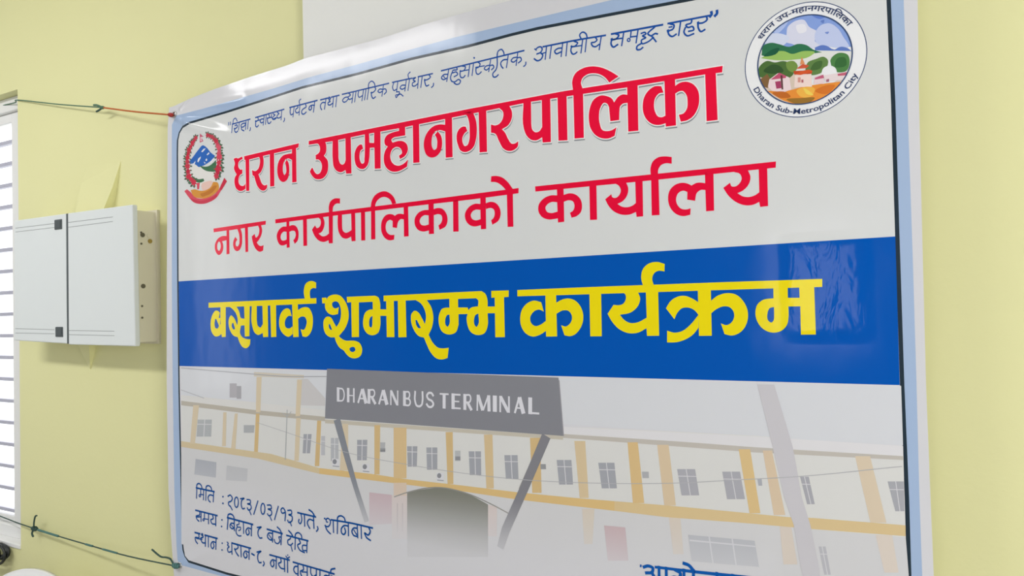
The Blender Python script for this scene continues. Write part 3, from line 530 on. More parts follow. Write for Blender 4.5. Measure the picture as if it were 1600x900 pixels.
PRINT['details'] = """
0 - S45 1236,2593 1967,2564
0 - S34 1266,2611 1242,2315
0 - S38 1256,2591 1273,2687 1366,2719 1451,2667 1478,2594
0 - S32 1423,2579 1414,2418
0 - S30 1415,2441 1541,2437
0 - S32 1535,2590 1524,2307
0 - S32 1635,2581 1617,2299
0 - S37 1629,2571 1651,2671 1745,2699 1843,2649 1863,2567
0 - S37 1923,2456 1768,2455 1710,2383 1737,2311 1801,2275
0 - S34 1939,2575 1914,2293
0 - S37 2489,2502 2585,2539 2657,2464 2598,2380 2510,2345 2520,2276 2579,2250
0 - S35 2568,2260 2647,2166
0 - S36 2959,2487 3105,2512 3017,2457 2990,2328 3038,2239 3113,2260
0 - S36 3202,2491 3327,2481 3331,2419 3221,2385 3345,2358 3354,2287 3243,2239 3213,2284
0 - S32 3275,2243 3350,2126
0 - S34 3607,2502 3444,2146
0 - S35 3935,2432 4071,2432 4085,2374 3963,2338 4083,2299 4086,2229 3972,2181 3936,2220
0 - S32 4005,2184 4083,2071
0 - S33 4327,2449 4183,2100
0 - S35 4545,2317 4447,2297 4416,2371 4486,2423 4546,2374 4547,2118
0 - O30 1414,2403 1409,2388 1396,2377 1379,2371 1362,2373 1349,2382 1345,2396 1350,2411 1363,2422 1380,2428 1397,2426 1410,2417
0 - P 2328,2472 2322,2457 2306,2447 2288,2445 2273,2452 2267,2466 2273,2480 2289,2491 2307,2493 2322,2486
0 - P 2324,2301 2318,2286 2303,2276 2284,2273 2269,2281 2263,2294 2269,2309 2285,2319 2304,2321 2319,2314
0 - O36 2883,2388 2872,2322 2844,2271 2807,2250 2772,2263 2746,2308 2738,2373 2749,2440 2777,2490 2813,2512 2849,2498 2875,2453
0 - O36 3850,2330 3839,2262 3812,2210 3775,2188 3740,2202 3715,2248 3707,2314 3718,2383 3746,2435 3782,2457 3817,2443 3842,2397
0 - S35 4644,2380 4772,2386 4780,2318 4677,2280 4792,2250 4783,2146 4661,2100 4638,2146
0 - S31 4710,2120 4768,2020
0 - S41 4979,2366 5575,2334
0 - S34 5086,2362 5112,2271 5105,2168 5056,2107 5005,2156 5030,2213
0 - S34 5204,2350 5208,2065
0 - S37 5515,2231 5353,2245 5297,2157 5326,2093 5378,2035
0 - S34 5502,2351 5511,2051
0 - S41 5359,2478 5462,2434 5552,2331
0 - S37 5620,2112 5642,2065 5590,1991
0 - S33 5889,2304 5967,2347 6038,2300 6027,2212 5958,2151 5863,2162
0 - S27 5965,2258 5915,2257 5912,2298
0 - S38 5873,2174 5929,2064 6037,1991
0 - S33 6130,2316 6134,2035
0 - S42 6063,2325 6711,2321 7325,2288
0 - S33 6268,2341 6251,2025
0 - S38 6259,2315 6277,2408 6366,2452 6475,2415 6512,2318
0 - S38 6601,2242 6470,2237 6376,2140 6400,2045 6447,2031 6506,2091 6480,2186
0 - S33 6598,2307 6595,2017
0 - S38 6870,2227 6751,2212 6702,2132 6747,2054 6871,2037
0 - S29 6761,2172 6844,2077
0 - S33 6865,2307 6875,2008
0 - S32 6982,2305 6985,2007
0 - S39 7210,2285 7250,2210 7184,2113 7086,2149 7130,2058 7254,1998
0 - P 5886,2334 5881,2320 5868,2311 5852,2309 5840,2315 5836,2328 5841,2341 5853,2350 5869,2352 5881,2346
0 - S44 1194,1994 2065,1952
0 - S38 1359,1989 1363,1895 1217,1831 1253,1759 1330,1716
0 - S34 1240,1818 1419,1845
0 - S34 1422,1977 1411,1718
0 - S32 1556,1964 1544,1790
0 - S30 1550,1810 1718,1811
0 - S34 1721,1964 1709,1693
0 - S39 1870,1954 1901,1859 1805,1807 1837,1732 1999,1719
0 - S37 2001,1932 1998,1678
0 - S47 2450,1948 3404,1887
0 - S37 2485,1952 2443,1645
0 - S40 2469,1937 2484,2016 2588,2055 2695,2004 2715,1934
0 - S37 2704,1827 2588,1813 2548,1731 2628,1683 2721,1726
0 - S31 2582,1790 2693,1709
0 - S36 2714,1925 2713,1643
0 - S29 2885,1918 2894,1838 2803,1796 2850,1754 2951,1754 2941,1699 2869,1666
0 - S33 2823,1751 2773,1650 2798,1572 2877,1533 2962,1544
0 - S32 3057,1903 3059,1615
0 - S38 3350,1763 3220,1775 3144,1680 3190,1599 3264,1641 3245,1737
0 - S36 3358,1885 3341,1594
0 - S37 3558,1830 3712,1861 3616,1793 3587,1665 3649,1581 3731,1595
0 - S45 3914,1834 4447,1790
0 - S37 4100,1752 3967,1740 3922,1655 4004,1587 4104,1588
0 - S30 3986,1699 4072,1614
0 - S35 4107,1823 4100,1539
0 - S33 4408,1698 4322,1695 4357,1611 4286,1529 4195,1543 4159,1613
0 - S35 4415,1810 4391,1513
0 - S38 4271,1931 4363,1878 4422,1799
0 - S47 1153,1398 1369,1388
0 - S46 1552,1380 2052,1356
0 - S40 1303,1389 1321,1288 1164,1258 1183,1175 1260,1116
0 - S36 1213,1249 1444,1253
0 - S40 1432,1387 1488,1328 1387,1268 1451,1173 1585,1178
0 - S36 1580,1359 1569,1086
0 - S34 1694,1355 1690,1085
0 - S37 1994,1241 1860,1247 1790,1135 1850,1066 1914,1134 1887,1219
0 - S37 2002,1358 1985,1066
0 - S33 2425,1314 2473,1291 2440,1239 2504,1207 2440,1148 2466,1069 2599,1100
0 - S45 2604,1316 3313,1276
0 - S35 2604,1301 2605,1025
0 - S35 2786,1304 2849,1248 2797,1192 2703,1166
0 - S40 2709,1185 2760,1101 2854,1015
0 - S34 2945,1284 2952,1006
0 - S38 3237,1163 3106,1175 3041,1069 3097,1005 3172,1055 3140,1140
0 - S36 3253,1282 3241,990
0 - S46 3343,1148 3438,1120
0 - S37 3531,1213 3685,1256 3581,1176 3560,1040 3615,963 3686,979
0 - O30 1547,1781 1542,1768 1530,1757 1515,1751 1499,1753 1488,1761 1484,1774 1488,1787 1500,1798 1516,1804 1531,1802 1543,1794
0 - O28 1481,1385 1476,1371 1465,1359 1449,1353 1433,1355 1422,1364 1418,1377 1422,1392 1434,1404 1450,1409 1466,1408 1477,1399
0 - P 2271,1866 2265,1852 2251,1843 2234,1841 2220,1847 2215,1859 2220,1873 2235,1883 2252,1885 2266,1878
0 - P 2253,1695 2248,1681 2234,1671 2216,1669 2202,1676 2197,1688 2203,1702 2217,1711 2234,1713 2248,1707
0 - P 2266,1265 2260,1251 2246,1241 2229,1239 2215,1245 2210,1257 2215,1271 2230,1281 2247,1283 2261,1277
0 - P 2254,1089 2248,1075 2234,1065 2217,1062 2203,1068 2198,1081 2203,1094 2217,1104 2235,1107 2249,1101
0 - S42 4589,1770 5311,1731
0 - S33 4731,1765 4719,1709 4630,1651 4639,1563 4734,1553 4797,1608
0 - S31 4726,1556 4776,1414
0 - S39 4661,1896 4754,1830 4820,1748
0 - S33 4887,1766 4867,1465
0 - S37 4873,1736 4903,1845 4984,1885 5089,1835 5106,1747
0 - S37 4994,1742 5050,1644 4958,1583 5014,1485 5186,1433
0 - S33 5256,1614 5123,1591 5126,1491 5253,1490
0 - S34 5277,1732 5257,1443
0 - S36 3762,1013 3790,968 3745,898
0 - S43 3988,1210 4671,1180
0 - S37 4201,1092 4081,1100 4011,1001 4071,927 4134,990 4117,1071
0 - S35 4223,1189 4205,902
0 - S37 4369,1181 4387,1096 4291,1038 4350,954 4509,935
0 - S35 4499,1190 4500,875
0 - S35 4603,1186 4601,871
0 - S33 4555,1260 4604,1221 4681,1259
0 - S43 4792,1151 6015,1078 6128,1070
0 - S41 6019,1057 6029,1151 6156,1202
0 - S37 4951,1067 4857,1053 4809,965 4880,889 4960,888
0 - S35 4958,1132 4950,814
0 - S37 5125,1118 5141,1025 5034,961 5066,866 5163,824
0 - S32 5081,959 5253,976
0 - S34 5263,1129 5257,805
0 - S34 5380,1128 5384,958 5448,907 5553,965
0 - S34 5562,1118 5549,814
0 - S34 5678,1116 5665,814
0 - S34 5965,1085 5957,786
0 - S36 5950,994 5836,991 5791,927 5858,878 5955,916
0 - S35 5975,975 6064,1008 6107,940 6022,848
0 - P 4640,1296 4636,1285 4625,1277 4612,1275 4602,1280 4598,1290 4602,1301 4613,1308 4626,1310 4636,1305
"""
PRINT['organiser'] = """
0 - P 13667,2413 13699,2412 13693,2364 13662,2363
0 - P 13948,2432 14677,2462 15591,2508 16593,2555 16588,2492 15589,2450 14675,2406 13947,2385
0 - S56 13734,2374 13824,2409 13910,2383 13897,2312 13774,2275
0 - S59 13884,2301 13936,2214 13886,2084 13757,2029 13685,2087
0 - S49 13923,2212 14054,2241
0 - S52 14028,2427 14019,1968
0 - S52 14164,2430 14154,1982
0 - S57 14327,2412 14422,2367 14402,2287 14287,2278 14319,2155 14442,2175
0 - S51 14489,2446 14481,2011
0 - S54 14660,2463 14654,2024
0 - S61 14486,2556 14576,2535 14659,2455
0 - S53 15075,2477 15061,2043
0 - S56 15061,2308 14926,2270 14842,2273 14837,2138 14921,2102 14991,2197
0 - S53 15348,2486 15334,2057
0 - S53 15326,2318 15243,2288 15207,2200 15255,2142 15338,2189
0 - S53 15350,2306 15440,2320 15470,2243 15419,2169
"""
PRINT['photo'] = """
1 C9CBD0 P 651,5797 18040,5824 18034,4900 16422,4892 15803,4906 12715,4903 5938,4894 3659,4981 663,5049
2 CACBCB P 3674,5626 5205,5601 5945,5167 5933,4667 3652,4692
3 BFBDBE P 5184,5601 5396,5606 5945,5167 5941,4985 5147,4966
3 C4BDB0 P 3537,5736 5271,5696 5269,5619 3534,5623
2 CCCCCA P 663,5049 3657,4917 5937,4849 12170,4848 12714,4867 14488,4890 15803,4906 16422,4892 18034,4890 18020,3474 15540,3399 13190,3351 11065,3329 9733,3369 7290,3362 5716,3366 3603,3580 633,3641
3 CDCCCA P 663,5049 3659,4965 5938,4879 5933,4667 3653,4740 659,4875
3 D0CFD2 P 12170,4848 14488,4879 15803,4895 18034,4890 18028,4721 15797,4710 14483,4718 12166,4698
4 AFA99E P 659,4892 3654,4772 5934,4728 5931,4622 3651,4659 657,4771
4 B5B0A9 P 12166,4711 14483,4718 15797,4710 18028,4731 18026,4671 15794,4622 14480,4627 12164,4636
4 B9B3A6 P 5933,4667 12165,4673 12163,4598 5930,4576
2 C5C5C7 P 633,3641 3603,3580 5716,3366 7290,3362 9733,3375 11065,3329 13190,3351 15540,3399 18021,3494 18043,2887 18021,2491 12068,1456 579,1008
5 C6B695 P 637,3797 4109,3714 5719,3503 5716,3366 3603,3563 633,3641
5 CDB07A P 5719,3503 7294,3507 8385,3478 9736,3483 11114,3475 12403,3495 13195,3519 13190,3339 11065,3329 9733,3362 8730,3358 7290,3362 5716,3366
5 CBB58A P 13195,3519 14186,3550 15546,3575 16278,3584 16688,3617 18026,3662 18021,3494 16682,3434 15540,3399 14179,3337 13190,3339
5 C9BBA2 P 1163,4793 1399,4803 1210,3768 1010,3754
5 C9BBA2 P 2360,4661 2483,4667 2439,3786 2291,3776
5 C9BBA2 P 2800,4650 2911,4655 2803,3730 2633,3718
5 C6AC7E P 3583,4688 3715,4695 3629,3694 3490,3683
5 C9BBA2 P 3627,5609 3812,5614 3745,4728 3583,4720
5 C9BBA2 P 5044,5582 5205,5586 5119,4702 4969,4694
5 C9BBA2 P 4989,4648 5140,4656 5050,3616 4900,3604
5 C6AC7E P 5679,4623 5809,4630 5720,3549 5575,3536
5 C6AC7E P 7435,4616 7603,4626 7555,3516 7406,3503
5 CBB288 P 7987,4591 8345,4612 8315,3500 7957,3467
5 C6AC7E P 9390,4577 9572,4589 9557,3493 9409,3478
5 C9BBA2 P 6473,4592 6651,4602 6623,3521 6366,3499
5 C8B28C P 10351,4584 10557,4597 10557,3497 10378,3479
5 C6AC7E P 11432,4588 11665,4603 11660,3518 11451,3497
5 C9B695 P 12403,4590 12632,4605 12673,3524 12485,3504
5 CBB081 P 13490,4639 13691,4653 13782,3547 13562,3523
5 CAB79B P 14061,4632 14276,4647 14376,3566 14161,3542
5 CDB383 P 15517,4657 15710,4671 15844,3598 15664,3577
5 CBB89F P 15918,4664 16068,4675 16248,3613 16063,3591
5 CBBCA6 P 17346,4678 17564,4695 17760,3669 17533,3642
5 C9BFB2 P 12527,3301 12786,3330 12726,2657 12552,2633
5 C9BFB4 P 14239,3344 14451,3369 14489,2715 14300,2688
5 CAC0B6 P 16150,3420 16334,3443 16413,2821 16190,2787
5 CCC2B8 P 17599,3459 17835,3490 17903,2915 17706,2884
5 CBB9A8 P 7954,3367 8312,3401 8305,3120 7946,3083
6 A7AAAD P 1339,4416 1904,4446 1869,3998 1277,3960
7 C9C9CC P 1322,4305 1895,4328 1895,4310 1322,4284
7 C9C9CC P 1608,4430 1639,4432 1591,3980 1560,3978
6 A5A7AA P 3129,4372 3529,4395 3502,4200 3125,4177
6 9A9CA3 P 5226,4276 5490,4292 5426,3829 5183,3811
7 C9C9CC P 5215,4161 5473,4170 5472,4154 5214,4143
7 C9C9CC P 5346,4283 5371,4285 5317,3821 5292,3819
6 ABADB2 P 6105,4241 6346,4256 6332,3719 6091,3700
7 C9C9CC P 6101,4105 6342,4114 6342,4098 6101,4087
7 C9C9CC P 6213,4248 6238,4249 6224,3710 6200,3708
6 9A9CA3 P 6913,4249 7219,4270 7188,3803 6901,3780
7 C9C9CC P 6910,4133 7211,4147 7211,4131 6910,4115
7 C9C9CC P 7056,4259 7079,4260 7057,3792 7034,3790
6 A9ABAE P 7593,4237 7741,4247 7717,4045 7588,4036
6 9A9CA3 P 8352,4205 8633,4224 8603,3777 8357,3756
7 C9C9CC P 8354,4093 8625,4106 8624,4091 8353,4076
7 C9C9CC P 8482,4214 8503,4215 8491,3767 8470,3765
6 9A9CA3 P 8874,4214 9163,4235 9150,3760 8878,3736
7 C9C9CC P 8875,4095 9160,4109 9159,4094 8875,4078
7 C9C9CC P 9009,4224 9029,4225 9025,3749 9004,3747
6 AEB0B2 P 9618,4200 9757,4210 9751,3994 9612,3983
6 9A9CA3 P 9966,4212 10267,4234 10261,3745 9978,3719
7 C9C9CC P 9969,4088 10266,4105 10265,4090 9969,4072
7 C9C9CC P 10108,4222 10127,4224 10130,3733 10110,3731
6 9A9CA3 P 10828,4198 11136,4222 11144,3747 10852,3720
7 C9C9CC P 10835,4078 11138,4096 11137,4082 10834,4062
7 C9C9CC P 10974,4209 10992,4211 11008,3735 10990,3733
6 8F9194 P 11650,4084 11770,4094 11774,3994 11652,3983
6 9A9CA3 P 12012,4194 12330,4219 12351,3748 12053,3719
7 C9C9CC P 12023,4074 12336,4095 12335,4081 12023,4059
7 C9C9CC P 12163,4206 12180,4207 12211,3735 12195,3733
6 9A9CA3 P 12892,4211 13217,4238 13254,3764 12949,3733
7 C9C9CC P 12908,4090 13227,4112 13227,4099 12907,4076
7 C9C9CC P 13048,4224 13063,4225 13110,3749 13095,3748
6 A2A2A9 P 14420,4222 14746,4250 14805,3793 14487,3760
7 C9C9CC P 14438,4105 14762,4128 14762,4116 14438,4091
7 C9C9CC P 14577,4235 14591,4236 14654,3777 14640,3776
6 A2A2A9 P 15223,4246 15526,4273 15596,3809 15292,3777
7 C9C9CC P 15242,4127 15545,4150 15544,4138 15241,4114
7 C9C9CC P 15369,4259 15382,4260 15451,3794 15438,3793
6 A4A5A8 P 13755,4118 13884,4129 13886,4013 13763,4001
6 A0A0A7 P 16502,4274 16637,4287 16715,3845 16597,3832
7 C9C9CC P 16528,4162 16658,4169 16658,4157 16528,4149
7 C9C9CC P 16564,4280 16576,4281 16662,3839 16650,3837
6 9FA0A6 P 17801,4318 18024,4339 18019,3879 17892,3864
7 C9C9CC P 17826,4202 18022,4217 18022,4206 17825,4190
7 C9C9CC P 17907,4328 17918,4329 17961,3872 17950,3871
6 A3A5AC P 15811,4179 15885,4186 15891,4067 15828,4061
6 A8A6AB P 2622,5419 2890,5426 2882,5064 2614,5054
6 A09FA4 P 2888,5361 3056,5366 3049,5038 2881,5031
6 AFAFB5 P 16751,3162 16858,3176 16920,2731 16823,2716
7 C9C9CC P 16771,3048 16875,3058 16875,3047 16770,3036
7 C9C9CC P 16799,3168 16811,3170 16878,2725 16866,2723
6 93959A P 7589,4108 7737,4118 7735,4032 7587,4021
6 8A8B90 P 9623,4079 9753,4089 9751,4008 9621,3997
6 B2B3B8 P 5800,4266 5923,4274 5911,3821 5788,3811
7 C9C9CC P 5797,4154 5920,4155 5919,4138 5797,4136
6 A5A8B0 P 1230,3364 2057,3341 2023,2937 1164,2944
6 B5B6BA P 2465,3292 3246,3276 3215,2949 2419,2908
6 ADAFB5 P 14581,3071 15733,3119 15793,2685 14636,2612
7 C6C6CB P 14602,2991 15741,3034 15745,3013 14606,2963
7 C6C6CB P 14947,3087 14969,3087 15022,2635 14999,2632
7 C6C6CB P 15346,3104 15368,3103 15419,2661 15397,2658
6 BBA3A7 P 12974,3039 13397,3055 13441,2448 13031,2387
6 BCA6AC P 7245,3083 7892,3092 7875,2452 7226,2343
5 C9BDBA P 7892,3077 8325,3206 8297,2168 7866,2111
5 C9BDBA P 10408,3154 10622,3126 10605,2525 10389,2497
6 B5A9A9 P 8032,2922 8059,2925 8043,2303 8015,2299
6 B5A9A9 P 8176,2938 8202,2941 8186,2321 8159,2318
6 787970 P 8325,3199 *8815,3311 *9240,3380 *9652,3367 *10035,3286 10408,3154 10377,2076 8286,1775
7 8A8984 S24 7964,3057 8333,3193 9240,3387 9909,3326 10501,3164 10922,3017
8 7F838B S178l:1.2:0.95:0.8:0.8 6307,4687 6629,3743 6837,3173 7152,2407
8 7C7C82 S189l:1.05:1:1:0.8 11800,4650 11248,3527 10814,2682 10675,2301
8 A3A099 S41l 11668,4528 11160,3544
8 BDBBC0 P 15864,5785 16142,5788 16407,4743 16520,3928 16635,3501 16749,2808 16773,2377 16536,2337 16454,2848 16375,3469 16237,3899 16085,4719
9 9FA0A6 S19 678,5784 3135,5695 4710,5651 5999,5682
9 B0B1B5 S20 666,5188 1610,4999
9 A9A9AD S12 3624,4465 4633,4286 6692,3925 8394,3801 9744,3745 11180,3738 12262,3783 13397,3867 14341,3963 15564,4140 16442,4269 18005,4570
9 A3A6A8 S26l 4690,4836 4595,3610
9 A9ABAC S19 4534,4750 4687,4680 4820,4795
7 CCCCD0 P 6133,3763 6353,3765 6348,3572 6128,3568
8 84868C P 6280,3700 6266,3664 6231,3639 6189,3636 6155,3655 6143,3689 6157,3725 6192,3750 6234,3753 6268,3734
8 96989E P 6149,3600 6349,3601 6348,3579 6148,3577
7 CCCCD0 P 7053,3719 7262,3721 7257,3533 7048,3529
8 84868C P 7192,3658 7179,3622 7146,3598 7106,3595 7074,3613 7063,3647 7076,3682 7109,3706 7149,3709 7181,3691
8 96989E P 7068,3560 7258,3562 7257,3540 7067,3538
7 CCCCD0 P 9131,3698 9316,3701 9311,3523 9127,3520
8 84868C P 9254,3641 9242,3608 9213,3585 9178,3582 9150,3599 9140,3630 9152,3664 9181,3686 9216,3689 9244,3672
8 96989E P 9144,3549 9311,3551 9311,3530 9144,3528
8 7E7F86 P 6024,5864 12102,5805 12165,4673 5933,4690
9 929096 P 12100,5755 12121,5755 12186,4674 12165,4673
10 CFCFD6 S78l 6365,5436 6357,5103
10 CFCFD6 S36 6385,5416 6508,5395 6550,5268 6502,5141 6377,5122
10 CFCFD6 S75l 6676,5433 6667,5100
10 CFCFD6 S48l 6848,5432 6839,5099
10 CFCFD6 S24l 6672,5260 6843,5259
10 CFCFD6 S50l 7096,5423 6967,5098
10 CFCFD6 S99l 7102,5423 7207,5096
10 CFCFD6 S32l 7017,5204 7159,5203
10 CFCFD6 S82l 7300,5428 7291,5095
10 CFCFD6 S38 7315,5408 7444,5401 7463,5334 7430,5267 7316,5255
10 CFCFD6 S70l 7376,5248 7482,5093
10 CFCFD6 S49l 7706,5418 7581,5093
10 CFCFD6 S96l 7712,5418 7812,5091
10 CFCFD6 S31l 7630,5199 7767,5198
10 CFCFD6 S37l 7930,5423 7921,5090
10 CFCFD6 S68l 7934,5410 8105,5102
10 CFCFD6 S37l 8124,5422 8115,5088
10 CFCFD6 S77l 8312,5420 8303,5087
10 CFCFD6 S36 8326,5400 8435,5393 8453,5332 8422,5266 8326,5257
10 CFCFD6 S39 8326,5253 8445,5232 8467,5172 8432,5112 8318,5107
10 CFCFD6 S46 8606,5418 8600,5198 8640,5111 8717,5097 8775,5136 8798,5210 8804,5416
10 CFCFD6 S48 9088,5341 9046,5394 8968,5395 8922,5335 8955,5268 9046,5228 9087,5161 9037,5101 8955,5102 8908,5155
10 CFCFD6 S79l 9375,5398 9366,5078
10 CFCFD6 S36l 9259,5389 9490,5388
10 CFCFD6 S82l 9606,5410 9597,5076
10 CFCFD6 S38l 9615,5387 9794,5385
10 CFCFD6 S29l 9611,5243 9756,5242
10 CFCFD6 S38l 9607,5100 9791,5098
10 CFCFD6 S75l 9903,5408 9894,5074
10 CFCFD6 S37 9917,5387 10031,5380 10047,5313 10018,5246 9917,5234
10 CFCFD6 S64l 9969,5227 10063,5073
10 CFCFD6 S36l 10218,5405 10201,5071
10 CFCFD6 S75l 10231,5398 10337,5084
10 CFCFD6 S36l 10480,5396 10344,5084
10 CFCFD6 S75l 10490,5403 10490,5069
10 CFCFD6 S98l 10638,5402 10629,5068
10 CFCFD6 S41l 10766,5401 10756,5067
10 CFCFD6 S75l 10771,5387 10952,5079
10 CFCFD6 S41l 10972,5399 10963,5065
10 CFCFD6 S45l 11209,5391 11098,5064
10 CFCFD6 S89l 11214,5390 11300,5063
10 CFCFD6 S29l 11141,5171 11261,5170
10 CFCFD6 S87l 11461,5395 11451,5061
10 CFCFD6 S40l 11462,5085 11657,5083
"""
